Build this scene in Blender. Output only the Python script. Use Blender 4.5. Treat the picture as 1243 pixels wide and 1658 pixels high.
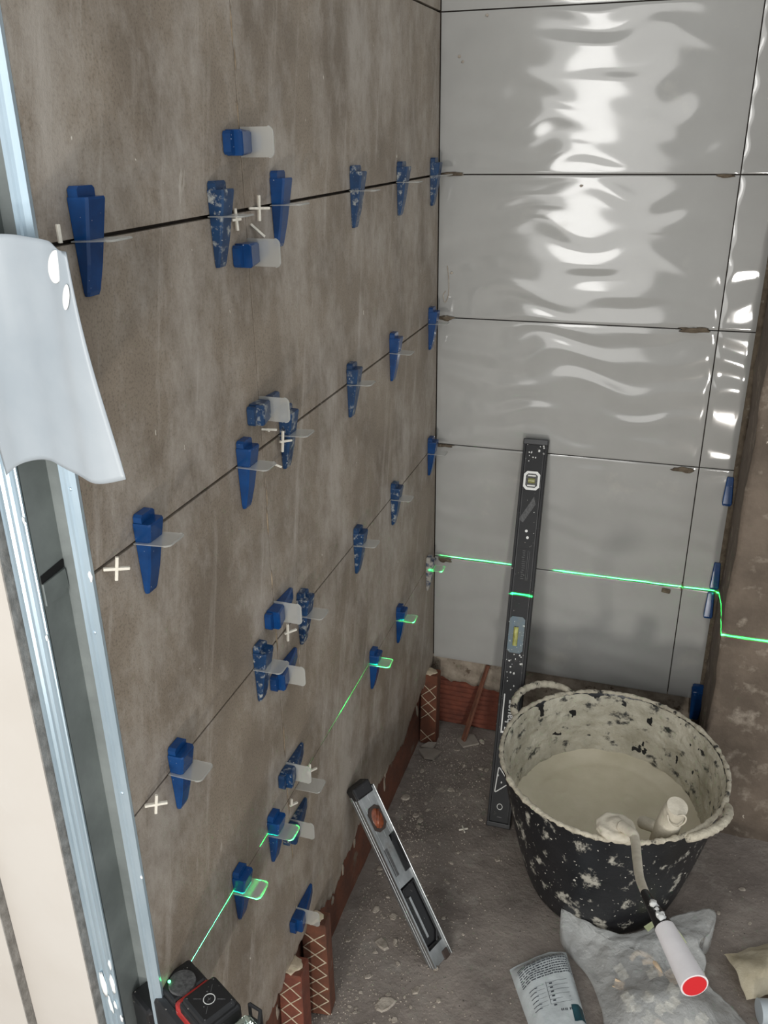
import bpy, bmesh, math, random
from mathutils import Vector, Matrix, noise
PI = math.pi
S = bpy.context.scene
for o in list(bpy.data.objects):
    bpy.data.objects.remove(o)
COL = S.collection

# ---------------------------------------------------------------- camera
cam = bpy.data.cameras.new('camera')
co = bpy.data.objects.new('camera', cam); COL.objects.link(co)
co.location = (0.497364, -1.921723, 1.290881)
co.rotation_euler = (1.158828, 0.012926, 0.311596)
cam.sensor_fit = 'VERTICAL'; cam.sensor_height = 24.0
cam.lens = 1404.93 * 24.0 / 1658.0
cam.clip_start = 0.02
S.camera = co

# ---------------------------------------------------------------- world, lights, exposure
wd = bpy.data.worlds.new('world'); S.world = wd; wd.use_nodes = True
bg = wd.node_tree.nodes['Background']
bg.inputs[0].default_value = (0.93, 0.97, 1.0, 1); bg.inputs[1].default_value = 0.74
S.view_settings.view_transform = 'Standard'; S.view_settings.look = 'None'
S.view_settings.gamma = 1.0; S.view_settings.exposure = 0.0
S.view_settings.use_curve_mapping = False

def area(name, loc, target, sx, sy, power, color=(1, 1, 1)):
    l = bpy.data.lights.new(name, 'AREA'); l.shape = 'RECTANGLE'
    l.size = sx; l.size_y = sy; l.energy = power; l.color = color
    o = bpy.data.objects.new(name, l); COL.objects.link(o)
    o.location = loc
    o.rotation_euler = (Vector(target) - Vector(loc)).to_track_quat('-Z', 'Y').to_euler()
    return o
# daylight of the glazed door across the room, and the sunlit patch of floor in front of it
area('door_daylight', (0.09, -3.0, 1.08), (0.09, 0.0, 1.0), 0.64, 1.75, 16, (1.0, 0.985, 0.96))
area('door_upper_pane', (0.02, -2.98, 1.25), (0.02, 0.0, 1.2), 0.22, 0.95, 8, (1.0, 0.985, 0.96))
area('sunlit_floor_bounce', (1.05, -3.9, -0.10), (0.2, -1.0, 0.8), 0.16, 0.20, 30, (1.0, 0.97, 0.92))

# the green line laser: a point source that shines only into a thin level fan
lz = bpy.data.lights.new('laser_beam', 'POINT'); lz.energy = 1.0; lz.shadow_soft_size = 0.0; lz.color = (0.02, 1.0, 0.14)
lo = bpy.data.objects.new('laser_beam', lz); COL.objects.link(lo); lo.location = (0.0603, -1.262, 0.3040)
lz.use_nodes = True
nt = lz.node_tree; em = nt.nodes['Emission']
tc = nt.nodes.new('ShaderNodeTexCoord'); sp = nt.nodes.new('ShaderNodeSeparateXYZ')
nt.links.new(tc.outputs['Normal'], sp.inputs[0])
ab = nt.nodes.new('ShaderNodeMath'); ab.operation = 'ABSOLUTE'; nt.links.new(sp.outputs['Z'], ab.inputs[0])
mr = nt.nodes.new('ShaderNodeMapRange'); mr.inputs[1].default_value = 0.0008; mr.inputs[2].default_value = 0.0019
mr.inputs[3].default_value = 1.0; mr.inputs[4].default_value = 0.0
nt.links.new(ab.outputs[0], mr.inputs[0])
fo = nt.nodes.new('ShaderNodeLightFalloff'); fo.inputs[0].default_value = 3600.0
mu = nt.nodes.new('ShaderNodeMath'); mu.operation = 'MULTIPLY'
nt.links.new(fo.outputs['Linear'], mu.inputs[0]); nt.links.new(mr.outputs[0], mu.inputs[1])
nt.links.new(mu.outputs[0], em.inputs[1])

# ---------------------------------------------------------------- materials
def lin(c):
    return tuple((x / 12.92 if x <= 0.04045 else ((x + 0.055) / 1.055) ** 2.4) for x in [v / 255 for v in c]) + (1,)

def mat(name, c1, c2=None, scale=20, rough=0.6, metal=0.0, bump=0.0, bscale=60, contrast=(0.35, 0.65), spec=0.5,
        stretch=None, coat=0.0, patch=None, pscale=12, pthr=(0.55, 0.62), pstretch=None, speck=None, sthr=0.7, sscale=300,
        detail=6, trans=0.0, alpha=1.0, emit=None, prough=None, sss=0):
    m = bpy.data.materials.new(name); m.use_nodes = True
    n = m.node_tree.nodes; L = m.node_tree.links
    b = n['Principled BSDF']
    b.inputs['Roughness'].default_value = rough; b.inputs['Metallic'].default_value = metal
    b.inputs['Specular IOR Level'].default_value = spec
    if coat: b.inputs['Coat Weight'].default_value = coat; b.inputs['Coat Roughness'].default_value = 0.04
    if trans: b.inputs['Transmission Weight'].default_value = trans; b.inputs['IOR'].default_value = 1.35
    if alpha < 1: b.inputs['Alpha'].default_value = alpha
    if emit: b.inputs['Emission Color'].default_value = emit[:4]; b.inputs['Emission Strength'].default_value = emit[4]
    geo = n.new('ShaderNodeNewGeometry')
    def nz(sc, st=None, det=detail, rg=0.6):
        t = n.new('ShaderNodeTexNoise'); t.inputs['Scale'].default_value = sc
        t.inputs['Detail'].default_value = det; t.inputs['Roughness'].default_value = rg
        if st:
            mp = n.new('ShaderNodeMapping'); mp.inputs['Scale'].default_value = st[:3]
            if len(st) > 3: mp.inputs['Rotation'].default_value = st[3:6]
            L.new(geo.outputs['Position'], mp.inputs[0]); L.new(mp.outputs[0], t.inputs['Vector'])
        else: L.new(geo.outputs['Position'], t.inputs['Vector'])
        return t.outputs['Fac']
    def rng(src, a, bb):
        r = n.new('ShaderNodeMapRange'); r.inputs[1].default_value = a; r.inputs[2].default_value = bb
        L.new(src, r.inputs[0]); return r.outputs[0]
    def mix(f, a, c):
        x = n.new('ShaderNodeMix'); x.data_type = 'RGBA'
        L.new(f, x.inputs[0])
        for s, v in ((x.inputs[6], a), (x.inputs[7], c)):
            if isinstance(v, tuple): s.default_value = v
            else: L.new(v, s)
        return x.outputs[2]
    c1 = lin(c1); cur = c1
    if c2 is not None: cur = mix(rng(nz(scale, stretch), *contrast), c1, lin(c2))
    if patch is not None:
        pf = rng(nz(pscale, pstretch, 8, 0.65), *pthr); cur = mix(pf, cur, lin(patch))
        if prough is not None:
            r = n.new('ShaderNodeMapRange'); r.inputs[3].default_value = rough; r.inputs[4].default_value = prough
            L.new(pf, r.inputs[0]); L.new(r.outputs[0], b.inputs['Roughness'])
    if speck is not None: cur = mix(rng(nz(sscale, None, 2), sthr, sthr + 0.04), cur, lin(speck))
    if isinstance(cur, tuple): b.inputs['Base Color'].default_value = cur
    else: L.new(cur, b.inputs['Base Color'])
    if bump:
        bp = n.new('ShaderNodeBump'); bp.inputs['Strength'].default_value = 1.0; bp.inputs['Distance'].default_value = bump
        L.new(nz(bscale), bp.inputs['Height']); L.new(bp.outputs[0], b.inputs['Normal'])
    return m

M = {}
def stone_tile():
    """grey-brown porcelain with fine mottling, wiped adhesive haze and slanting pale smears"""
    m = mat('stone_tile', (150, 137, 121), (124, 112, 98), 6, rough=0.50, bump=0.0004, bscale=500, spec=0.4)
    n = m.node_tree.nodes; L = m.node_tree.links; b = n['Principled BSDF']
    geo = n.new('ShaderNodeNewGeometry')
    cur = b.inputs['Base Color'].links[0].from_socket
    def layer(cur, scale, st, rot, thr, col, amt, det=5, rg=.6):
        mp = n.new('ShaderNodeMapping'); mp.inputs['Scale'].default_value = st; mp.inputs['Rotation'].default_value = rot
        mp0 = n.new('ShaderNodeMapping'); mp0.inputs['Rotation'].default_value = rot
        L.new(geo.outputs['Position'], mp0.inputs[0])
        mp.inputs['Rotation'].default_value = (0, 0, 0)
        L.new(mp0.outputs[0], mp.inputs[0])
        t = n.new('ShaderNodeTexNoise'); t.inputs['Scale'].default_value = scale; t.inputs['Detail'].default_value = det
        t.inputs['Roughness'].default_value = rg
        L.new(mp.outputs[0], t.inputs['Vector'])
        r = n.new('ShaderNodeMapRange'); r.inputs[1].default_value = thr[0]; r.inputs[2].default_value = thr[1]; r.inputs[4].default_value = amt
        L.new(t.outputs['Fac'], r.inputs[0])
        x = n.new('ShaderNodeMix'); x.data_type = 'RGBA'; L.new(r.outputs[0], x.inputs[0]); L.new(cur, x.inputs[6]); x.inputs[7].default_value = lin(col)
        return x.outputs[2]
    cur = layer(cur, 330, (1, 1, 1), (0, 0, 0), (0.50, 0.66), (92, 82, 70), 0.5, 3)      # fine dark pores
    cur = layer(cur, 5, (1, 1, .6), (0, 0, 0), (0.46, 0.62), (192, 184, 174), 0.52, 10, .78)   # adhesive haze
    cur = layer(cur, 26, (1, 1, 0.10), (math.radians(14), 0, 0), (0.56, 0.72), (200, 192, 182), 0.45, 6, .7)  # wiped smears
    cur = layer(cur, 42, (1, 1, 0.22), (math.radians(16), 0, 0), (0.68, 0.74), (210, 202, 190), 0.5, 4)  # thin drips
    cur = layer(cur, 90, (1, 1, 0.6), (0, 0, 0), (0.755, 0.775), (228, 222, 208), 0.9, 2)  # splashes
    L.new(cur, b.inputs['Base Color'])
    return m
M['stone'] = stone_tile()
M['wave'] = mat('glossy_wave_tile', (166, 165, 161), (159, 158, 154), 6, rough=0.07, spec=0.45, patch=(176, 173, 166), pscale=5, pthr=(0.60, 0.75), prough=0.22)
M['backing'] = mat('joint_backing', (58, 48, 40), (40, 34, 29), 60, rough=0.9, bump=0.001)
M['adhesive'] = mat('dried_adhesive', (112, 100, 84), (84, 73, 60), 55, rough=0.9, bump=0.003, bscale=120, patch=(150, 142, 128), pscale=40, pthr=(0.6, 0.68))
M['grout'] = mat('pale_joint_filling', (156, 140, 118), (120, 105, 86), 90, rough=0.9, bump=0.001)
M['brick'] = mat('terracotta', (124, 68, 50), (96, 52, 40), 30, rough=0.85, bump=0.001, bscale=150, patch=(120, 92, 74), pscale=14, pthr=(0.58, 0.7))
M['brick_dark'] = mat('dusty_terracotta', (112, 66, 46), (88, 56, 42), 25, rough=0.9, bump=0.0015, bscale=90, patch=(112, 96, 80), pscale=18, pthr=(0.60, 0.7))
M['mortar'] = mat('mortar_ridge', (214, 198, 172), (180, 164, 140), 80, rough=0.9, bump=0.001, bscale=200)
M['mortar_band'] = mat('grey_mortar_band', (170, 158, 142), (128, 116, 102), 25, rough=0.92, bump=0.004, bscale=60, patch=(94, 80, 66), pscale=35, pthr=(0.6, 0.66))
M['render'] = mat('rough_cement_render', (116, 103, 90), (90, 79, 68), 9, rough=0.88, bump=0.004, bscale=45, patch=(166, 155, 140), pscale=15, pthr=(0.54, 0.72), speck=(190, 180, 165), sthr=0.74, sscale=60)
M['floor'] = mat('dusty_concrete', (150, 140, 131), (116, 107, 100), 6, rough=0.92, bump=0.003, bscale=110, patch=(150, 143, 134), pscale=20, pthr=(0.52, 0.72), speck=(86, 78, 72), sthr=0.69, sscale=160)
M['chip'] = mat('mortar_chip', (188, 178, 164), (150, 140, 128), 60, rough=0.95, bump=0.002, bscale=200)
M['shard'] = mat('tile_shard', (152, 144, 134), (138, 130, 120), 30, rough=0.7, bump=0.0005)
M['blue'] = mat('blue_wedge_plastic', (14, 64, 118), (11, 53, 100), 40, rough=0.24, spec=0.5, speck=(190, 196, 200), sthr=0.735, sscale=260)
M['bluedirty'] = mat('mortar_splashed_blue_plastic', (22, 60, 98), (14, 46, 80), 40, rough=0.34, patch=(158, 160, 156), pscale=85, pthr=(0.54, 0.66), prough=0.8, speck=(205, 205, 198), sthr=0.70, sscale=240)
M['bluecoat'] = mat('mortar_caked_wedge', (160, 156, 148), (60, 72, 92), 90, rough=0.7, bump=0.001, bscale=200, contrast=(0.45, 0.6))
M['cliptab'] = mat('frosted_clear_plastic', (206, 206, 200), rough=0.35, trans=0.4, spec=0.5, alpha=0.46, bump=0.0003, bscale=300)
M['spacer'] = mat('white_spacer_plastic', (226, 220, 206), (206, 200, 186), 120, rough=0.5)
M['plaster'] = mat('white_plasterboard', (196, 190, 182), (190, 183, 174), 4, rough=0.85, patch=(208, 203, 196), pscale=5, pthr=(0.6, 0.8))
M['boardedge'] = mat('cut_board_edge', (150, 147, 142), (116, 113, 108), 60, rough=0.9, bump=0.002, bscale=140)
M['steel'] = mat('galvanised_steel', (206, 224, 234), (186, 206, 218), 30, rough=0.30, metal=0.65, stretch=(1, 1, 0.2))
M['steelmatt'] = mat('stud_web_steel', (150, 156, 154), (128, 134, 132), 14, rough=0.42, metal=0.35)
M['dark'] = mat('painted_cavity_shade', (20, 20, 20), rough=0.9)
M['white_splash'] = mat('white_plaster_splash', (238, 240, 238), rough=0.7, bump=0.001)
M['sheet'] = mat('milky_plastic_film', (170, 176, 180), (152, 160, 166), 5, rough=0.32, spec=0.5, sss=0)
M['levelblack'] = mat('black_anodised', (26, 26, 28), (20, 21, 22), 30, rough=0.5, spec=0.3, patch=(60, 58, 55), pscale=30, pthr=(0.64, 0.72), speck=(180, 176, 168), sthr=0.72, sscale=130)
M['labelgrey'] = mat('worn_grey_label', (92, 92, 92), (60, 60, 60), 260, rough=0.6)
M['white'] = mat('white_print', (224, 224, 220), rough=0.5)
M['teal'] = mat('teal_smeared_cover', (44, 78, 96), (70, 84, 84), 50, rough=0.35, speck=(190, 196, 190), sthr=0.66, sscale=150)
M['vial'] = mat('olive_vial', (150, 148, 96), (126, 124, 76), 50, rough=0.12)
M['vialyellow'] = mat('yellow_green_vial', (186, 182, 112), (140, 140, 70), 80, rough=0.1)
M['alu'] = mat('brushed_aluminium', (182, 184, 184), (160, 163, 163), 60, rough=0.30, metal=0.85, stretch=(1, 1, 0.15), patch=(140, 136, 130), pscale=18, pthr=(0.60, 0.74), prough=0.6)
M['blackplastic'] = mat('black_plastic', (30, 30, 32), (24, 24, 25), 30, rough=0.38, speck=(150, 146, 138), sthr=0.70, sscale=200)
M['copper'] = mat('copper_vial', (150, 82, 52), (86, 44, 30), 70, rough=0.25)
M['vialrim'] = mat('dark_vial_ring', (60, 48, 42), rough=0.5)
M['red'] = mat('red_housing', (172, 44, 40), (150, 38, 36), 60, rough=0.4, speck=(220, 190, 180), sthr=0.70, sscale=200)
M['glass'] = mat('laser_window_glass', (200, 215, 205), rough=0.03, trans=0.9)
M['led'] = mat('green_led', (40, 220, 110), emit=(0.1, 1.0, 0.3, 1, 6.0))
M['tub'] = mat('black_rubber_tub', (22, 23, 26), (30, 31, 34), 20, rough=0.36, patch=(172, 168, 156), pscale=30, pthr=(0.57, 0.66), pstretch=(1, 1, .7), prough=0.85, speck=(208, 204, 192), sthr=0.69, sscale=110, bump=0.0005)
M['tubrim'] = mat('mortar_crusted_rim', (206, 198, 178), (170, 162, 144), 60, rough=0.9, bump=0.004, bscale=120, patch=(50, 48, 46), pscale=34, pthr=(0.57, 0.64))
M['tubin'] = mat('mortar_coated_inside', (206, 200, 182), (172, 166, 148), 14, rough=0.75, bump=0.008, bscale=45, patch=(60, 60, 57), pscale=24, pthr=(0.56, 0.64), pstretch=(1, 1, 1.5))
M['wetmortar'] = mat('wet_tile_adhesive', (214, 205, 182), (200, 191, 166), 10, rough=0.5, bump=0.002, bscale=14)
M['creammortar'] = mat('cream_mortar_coat', (214, 206, 188), (194, 186, 168), 40, rough=0.7, bump=0.002, bscale=70)
M['handle'] = mat('white_plastic_handle', (232, 228, 228), (222, 218, 218), 20, rough=0.35)
M['redcap'] = mat('red_end_cap', (206, 38, 44), rough=0.4)
M['film'] = mat('clear_polythene', (216, 218, 215), rough=0.10, trans=0.15, alpha=0.54, bump=0.010, bscale=28, spec=1.0)
M['sachet'] = mat('pale_sachet', (206, 212, 212), (194, 200, 200), 12, rough=0.42, bump=0.002, bscale=30)
M['ink'] = mat('dark_print', (58, 62, 70), rough=0.6)
M['tealdark'] = mat('teal_print', (22, 76, 88), (30, 60, 66), 40, rough=0.5)
M['greenleaf'] = mat('pale_green_strip', (196, 202, 160), (176, 182, 140), 50, rough=0.6)
M['cream'] = mat('cream_cloth', (238, 230, 208), (214, 204, 178), 20, rough=0.9, bump=0.004, bscale=40)
M['greybox'] = mat('grey_plastic_pipe', (176, 184, 188), rough=0.4)
M['wood'] = mat('reddish_stick', (122, 78, 58), (92, 58, 44), 80, rough=0.8, bump=0.001, stretch=(1, 1, .2))
M['clipwhite'] = mat('pale_plastic_clip', (222, 216, 200), (206, 198, 180), 60, rough=0.5)
M['clippeach'] = mat('peach_plastic_clip', (224, 200, 168), (206, 180, 150), 60, rough=0.5)

# ---------------------------------------------------------------- helpers
def mesh_obj(name, bm, m, parent=None, smooth=False, loc=None, rot=None, auto=None):
    me = bpy.data.meshes.new(name)
    bmesh.ops.recalc_face_normals(bm, faces=bm.faces[:])
    bm.to_mesh(me); bm.free()
    if m is not None:
        for k in (m if isinstance(m, (list, tuple)) else [m]): me.materials.append(k)
    if smooth:
        for p in me.polygons: p.use_smooth = True
    if smooth and auto:
        me.set_sharp_from_angle(angle=math.radians(auto))
    o = bpy.data.objects.new(name, me); COL.objects.link(o)
    if parent is not None: o.parent = parent
    if loc is not None: o.location = loc
    if rot is not None: o.rotation_euler = rot
    return o

def empty(name, loc=(0, 0, 0), rot=(0, 0, 0)):
    o = bpy.data.objects.new(name, None); COL.objects.link(o); o.location = loc; o.rotation_euler = rot
    o.empty_display_size = 0.02
    return o

def tag(o, label=None, cat=None, group=None, kind=None):
    if label: o['label'] = label
    if cat: o['category'] = cat
    if group: o['group'] = group
    if kind: o['kind'] = kind
    return o

def box(bm, x0, x1, y0, y1, z0, z1, bev=0.0, seg=1, mtx=None):
    vs = [bm.verts.new((x, y, z)) for x in (x0, x1) for y in (y0, y1) for z in (z0, z1)]
    idx = [(0, 1, 3, 2), (4, 6, 7, 5), (0, 4, 5, 1), (2, 3, 7, 6), (0, 2, 6, 4), (1, 5, 7, 3)]
    fs = [bm.faces.new([vs[i] for i in f]) for f in idx]
    if bev:
        es = list({e for f in fs for e in f.edges})
        r = bmesh.ops.bevel(bm, geom=es, offset=bev, segments=seg, affect='EDGES', profile=0.5)
        vs = list({v for v in vs if v.is_valid} | {v for f in r['faces'] for v in f.verts})
    if mtx is not None: bmesh.ops.transform(bm, matrix=mtx, verts=vs)
    return vs

def boxobj(name, dims, m, parent=None, bev=0.0, seg=1, **k):
    bm = bmesh.new(); box(bm, *dims, bev=bev, seg=seg)
    return mesh_obj(name, bm, m, parent, **k)

def prism(bm, pts, fn0, fn1):
    """loft between two copies of a 2D outline: fn0/fn1 map (a,b) to 3D"""
    A = [bm.verts.new(fn0(*p)) for p in pts]; B = [bm.verts.new(fn1(*p)) for p in pts]
    n = len(pts)
    bm.faces.new(A); bm.faces.new(B[::-1])
    for i in range(n): bm.faces.new((A[i], A[(i + 1) % n], B[(i + 1) % n], B[i]))
    return A + B

def tube(bm, pts, rad, n=12, cap=True):
    pts = [Vector(p) for p in pts]; rings = []
    up = Vector((0, 0, 1))
    prev = None
    for i, p in enumerate(pts):
        t = (pts[min(i + 1, len(pts) - 1)] - pts[max(i - 1, 0)]).normalized()
        if prev is None:
            a = t.orthogonal().normalized()
        else:
            a = (prev - t * prev.dot(t)).normalized()
        prev = a; b = t.cross(a)
        r = rad[i] if isinstance(rad, (list, tuple)) else rad
        rings.append([bm.verts.new(p + (a * math.cos(2 * PI * k / n) + b * math.sin(2 * PI * k / n)) * r) for k in range(n)])
    for A, B in zip(rings, rings[1:]):
        for k in range(n): bm.faces.new((A[k], A[(k + 1) % n], B[(k + 1) % n], B[k]))
    if cap: bm.faces.new(rings[0][::-1]); bm.faces.new(rings[-1])
    return rings

def smoothpath(ctrl, n=8):
    c = [Vector(p) for p in ctrl]; out = []
    for i in range(len(c) - 1):
        p0 = c[max(i - 1, 0)]; p1 = c[i]; p2 = c[i + 1]; p3 = c[min(i + 2, len(c) - 1)]
        for k in range(n):
            t = k / n
            out.append(0.5 * ((2 * p1) + (p2 - p0) * t + (2 * p0 - 5 * p1 + 4 * p2 - p3) * t * t + (3 * p1 - p0 - 3 * p2 + p3) * t ** 3))
    out.append(c[-1]); return out

def frame(origin, X, Y, Z):
    m = Matrix.Identity(4)
    for i, v in enumerate((X, Y, Z)):
        for j in range(3): m[j][i] = v[j]
    m.translation = Vector(origin); return m

def blob(bm, c, r, amp=0.3, seed=0, sub=2, squash=(1, 1, 1)):
    res = bmesh.ops.create_icosphere(bm, subdivisions=sub, radius=1.0)
    for v in res['verts']:
        d = v.co.normalized(); k = 1 + amp * noise.noise(d * 1.6 + Vector((seed * 3.7, seed * 1.3, 0)))
        v.co = Vector((c[0] + d.x * r * k * squash[0], c[1] + d.y * r * k * squash[1], c[2] + d.z * r * k * squash[2]))

H = 0.302; F = -0.225; VY = -0.925; LY = -1.303; BX = 0.601; RX = 0.673
random.seed(4)

# ================================================================= THE SETTING
# left wall: masonry behind, porcelain tiles on it
bm = bmesh.new(); box(bm, -0.09, -0.018, -1.262, 0.12, F - 0.05, 1.90)
wl = mesh_obj('wall_left', bm, M['brick_dark']); tag(wl, kind='structure')
bm = bmesh.new(); box(bm, -0.0179, -0.0085, -1.296, -0.004, 0.004, 1.82)
ab_ = mesh_obj('adhesive_bed', bm, M['backing'], wl)
for k in range(6):
    z0 = k * H; z1 = z0 + H
    for (ya, yb) in ((LY, VY), (VY, -0.0035)):
        g = 0.0015 if k < 3 else 0.0021
        bm = bmesh.new()
        box(bm, -0.0085, 0.0, ya + (0.0009 if ya > LY else 0), yb - (0.0009 if yb < -0.1 else 0), z0 + (g if k != 1 else .0009), z1 - (g if k else .0014), bev=0.0004)
        mesh_obj('tile', bm, M['stone'], wl)
# partly filled vertical joint
random.seed(8)
for k in range(34):
    z = random.uniform(0.03, 1.55); h = random.uniform(0.006, 0.03)
    if k % 3 == 0: continue
    bm = bmesh.new(); w_ = random.uniform(0.0008, 0.0022)
    blob(bm, (0, 0, 0), 1, 0.5, k, 1, (0.0010, w_, h))
    mesh_obj('joint_filling', bm, M['grout'], wl, smooth=True, loc=(0.0003, VY + random.uniform(-.002, .002), z))

# ragged adhesive skirt hanging below the lowest tiles
skp = [(0.0, -0.030), (-0.048, -0.043), (-0.12, -0.055), (-0.195, -0.067), (-0.25, -0.093), (-0.327, -0.080), (-0.40, -0.070), (-0.459, -0.060),
       (-0.52, -0.066), (-0.572, -0.046), (-0.633, -0.073), (-0.688, -0.070), (-0.727, -0.098), (-0.792, -0.079), (-0.83, -0.05), (-0.866, -0.047),
       (-0.924, -0.044), (-0.979, -0.055), (-1.032, -0.065), (-1.10, -0.06), (-1.2, -0.05), (-1.29, -0.055)]
def skirt_z(y):
    for a, b in zip(skp, skp[1:]):
        if b[0] <= y <= a[0]:
            t = (a[0] - y) / (a[0] - b[0]); return a[1] + (b[1] - a[1]) * t
    return skp[-1][1]
bm = bmesh.new(); N = 420; prev = None
for i in range(N + 1):
    y = -0.004 - i / N * 1.286
    nn = noise.noise(Vector((y * 60, 3.1, 0))) * 0.012 + noise.noise(Vector((y * 170, 0, 0))) * 0.006
    sp_ = max(0, noise.noise(Vector((y * 42, 9.0, 0))) - 0.25) * 0.06 if y < -0.45 else 0
    zb = skirt_z(y) + nn - sp_ * 0.3 + (0.02 * max(0, noise.noise(Vector((y * 90, 1, 5))))) * (1 if y < -0.7 else .3)
    zb = min(zb, -0.012)
    row = []
    for j in range(9):
        t = j / 8; z = 0.003 + (zb - 0.003) * t
        x = -0.0006 - 0.006 * t ** 3 + 0.0006 * noise.noise(Vector((y * 40, z * 40, 2)))
        row.append(bm.verts.new((x, y, z)))
    row.append(bm.verts.new((-0.0175, y, zb + 0.004)))
    if prev:
        for a, b, c, d in zip(prev, row, row[1:], prev[1:]): bm.faces.new((a, b, c, d))
    prev = row
sk = mesh_obj('adhesive_skirt', bm, M['stone'], wl, smooth=True); sk['label'] = 'ragged smear of tile adhesive below the lowest grey tiles'
# drips on the brick
random.seed(12)
for k in range(14):
    y = random.uniform(-1.05, -0.08); z = skirt_z(y) - random.uniform(0.02, 0.07)
    bm = bmesh.new(); blob(bm, (0, 0, 0), 1, 0.6, k, 2, (0.002, random.uniform(.003, .007), random.uniform(.010, .026)))
    mesh_obj('mortar_drip', bm, M['mortar_band'], wl, smooth=True, loc=(-0.0175, y, z))

# back wall: masonry, ribbed hollow bricks below, glossy wave tiles above
bm = bmesh.new(); box(bm, -0.09, 1.5, 0.030, 0.12, F - 0.05, 1.90)
wb = mesh_obj('wall_back', bm, M['brick_dark']); tag(wb, kind='structure')
bm = bmesh.new(); box(bm, -0.017, RX - 0.004, 0.0095, 0.0299, 0.003, 1.82)
mesh_obj('adhesive_bed', bm, M['backing'], wb)
def wave(x, z):
    a = 2 * PI * z / 0.068
    ph = 1.15 * math.sin(2 * PI * (x / 0.30) + 2.0 * math.sin(z * 14.0)) + 0.5 * math.sin(2 * PI * x / 0.17 + z * 31)
    amp = 0.75 + 0.35 * math.sin(2 * PI * x / 0.27 + z * 31)
    return 0.00084 * amp * math.sin(a + ph)
def wavetile(x0, x1, z0, z1, dx, dz):
    bm = bmesh.new()
    nx = max(3, int((x1 - x0) / dx)); nz = max(3, int((z1 - z0) / dz)); g = []
    for i in range(nx + 1):
        x = x0 + (x1 - x0) * i / nx; col = []
        for j in range(nz + 1):
            z = z0 + (z1 - z0) * j / nz
            e = min(x - x0, x1 - x, z - z0, z1 - z); f = min(1, max(0.25, e / 0.012)); f = f * f * (3 - 2 * f)
            r = 0.0 if e > 0.0004 else 0.0008
            col.append(bm.verts.new((x, -wave(x, z) * f + r, z)))
        g.append(col)
    for i in range(nx):
        for j in range(nz): bm.faces.new((g[i][j], g[i + 1][j], g[i + 1][j + 1], g[i][j + 1]))
    rim = [g[i][0] for i in range(nx + 1)] + [g[nx][j] for j in range(1, nz + 1)] + [g[i][nz] for i in range(nx - 1, -1, -1)] + [g[0][j] for j in range(nz - 1, 0, -1)]
    back = [bm.verts.new((v.co.x, 0.0093, v.co.z)) for v in rim]
    for i in range(len(rim)):
        k = (i + 1) % len(rim); bm.faces.new((rim[i], rim[k], back[k], back[i]))
    bm.faces.new(back[::-1])
    return mesh_obj('tile', bm, M['wave'], wb, smooth=True, auto=50)
for k in range(6):
    z0 = k * H + 0.0013; z1 = (k + 1) * H - 0.0013
    wavetile(0.0015, BX - 0.0012, z0, z1, 0.006, 0.003)
    wavetile(BX + 0.0012, RX, z0, z1, 0.006, 0.003)
# mortar band under the tiles
bm = bmesh.new(); N = 90; prev = None
for i in range(N + 1):
    x = -0.017 + i / N * 0.72
    base = -0.072 if x < 0.22 else -0.10
    zb = base - 0.10 * max(0, x - 0.02) * (1 if x < .22 else 0) + 0.010 * noise.noise(Vector((x * 30, 1, 0))) + 0.006 * noise.noise(Vector((x * 95, 4, 0)))
    if x > 0.24: zb = -0.20 + 0.02 * noise.noise(Vector((x * 20, 6, 0)))
    row = [bm.verts.new((x, 0.014 + 0.004 * noise.noise(Vector((x * 35, t * 3, 7))), 0.002 + (zb - 0.002) * t / 6)) for t in range(7)]
    row.append(bm.verts.new((x, 0.030, zb + 0.002)))
    if prev:
        for a, b, c, d in zip(prev, row, row[1:], prev[1:]): bm.faces.new((a, b, c, d))
    prev = row
mb = mesh_obj('mortar_band', bm, M['mortar_band'], wb, smooth=True)
# ribbed hollow bricks lying along the foot of the back wall
for (x0, x1) in ((0.004, 0.222), (0.226, 0.444), (0.448, 0.672)):
    bm = bmesh.new(); pts = []
    nrib = 10; z0 = F + 0.002; z1 = -0.066
    for i in range(nrib):
        a = z0 + (z1 - z0) * i / nrib; h = (z1 - z0) / nrib
        pts += [(0.023, a), (0.023, a + h * 0.2), (0.0195, a + h * 0.32), (0.0195, a + h * 0.85), (0.023, a + h * 0.97)]
    pts += [(0.023, z1), (0.0299, z1), (0.0299, z0)]
    prism(bm, pts, lambda a, b: (x0, a, b), lambda a, b: (x1, a, b))
    mesh_obj('brick', bm, M['brick'], wb)
# squeezed-out adhesive lumps and smears on the glossy tiles
for (x, z, w, h) in ((0.030, 1.209, .022, .004), (0.021, 0.905, .017, .006), (0.553, 0.906, .026, .006), (0.022, 0.601, .020, .004), (0.568, 0.596, .022, .006),
                     (0.027, 0.295, .016, .007), (0.573, 1.206, .016, .003)):
    bm = bmesh.new(); blob(bm, (0, 0, 0), 1, 0.7, x * 40 + z, 3, (w, 0.0035, h))
    mesh_obj('adhesive_lump', bm, M['adhesive'], wb, smooth=True, loc=(x, -0.001, z))
bm = bmesh.new()
box(bm, -.010, .010, -.004, 0.0, -.006, .006, bev=.002)
mesh_obj('adhesive_lump', bm, M['adhesive'], wb, loc=(0.566, -0.001, 0.290), rot=(0, .1, 0))
bm = bmesh.new(); blob(bm, (0, 0, 0), 1, .6, 3, 2, (.003, .004, .010)); mesh_obj('adhesive_lump', bm, M['adhesive'], wb, smooth=True, loc=(0.6005, -0.001, 0.306))
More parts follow.
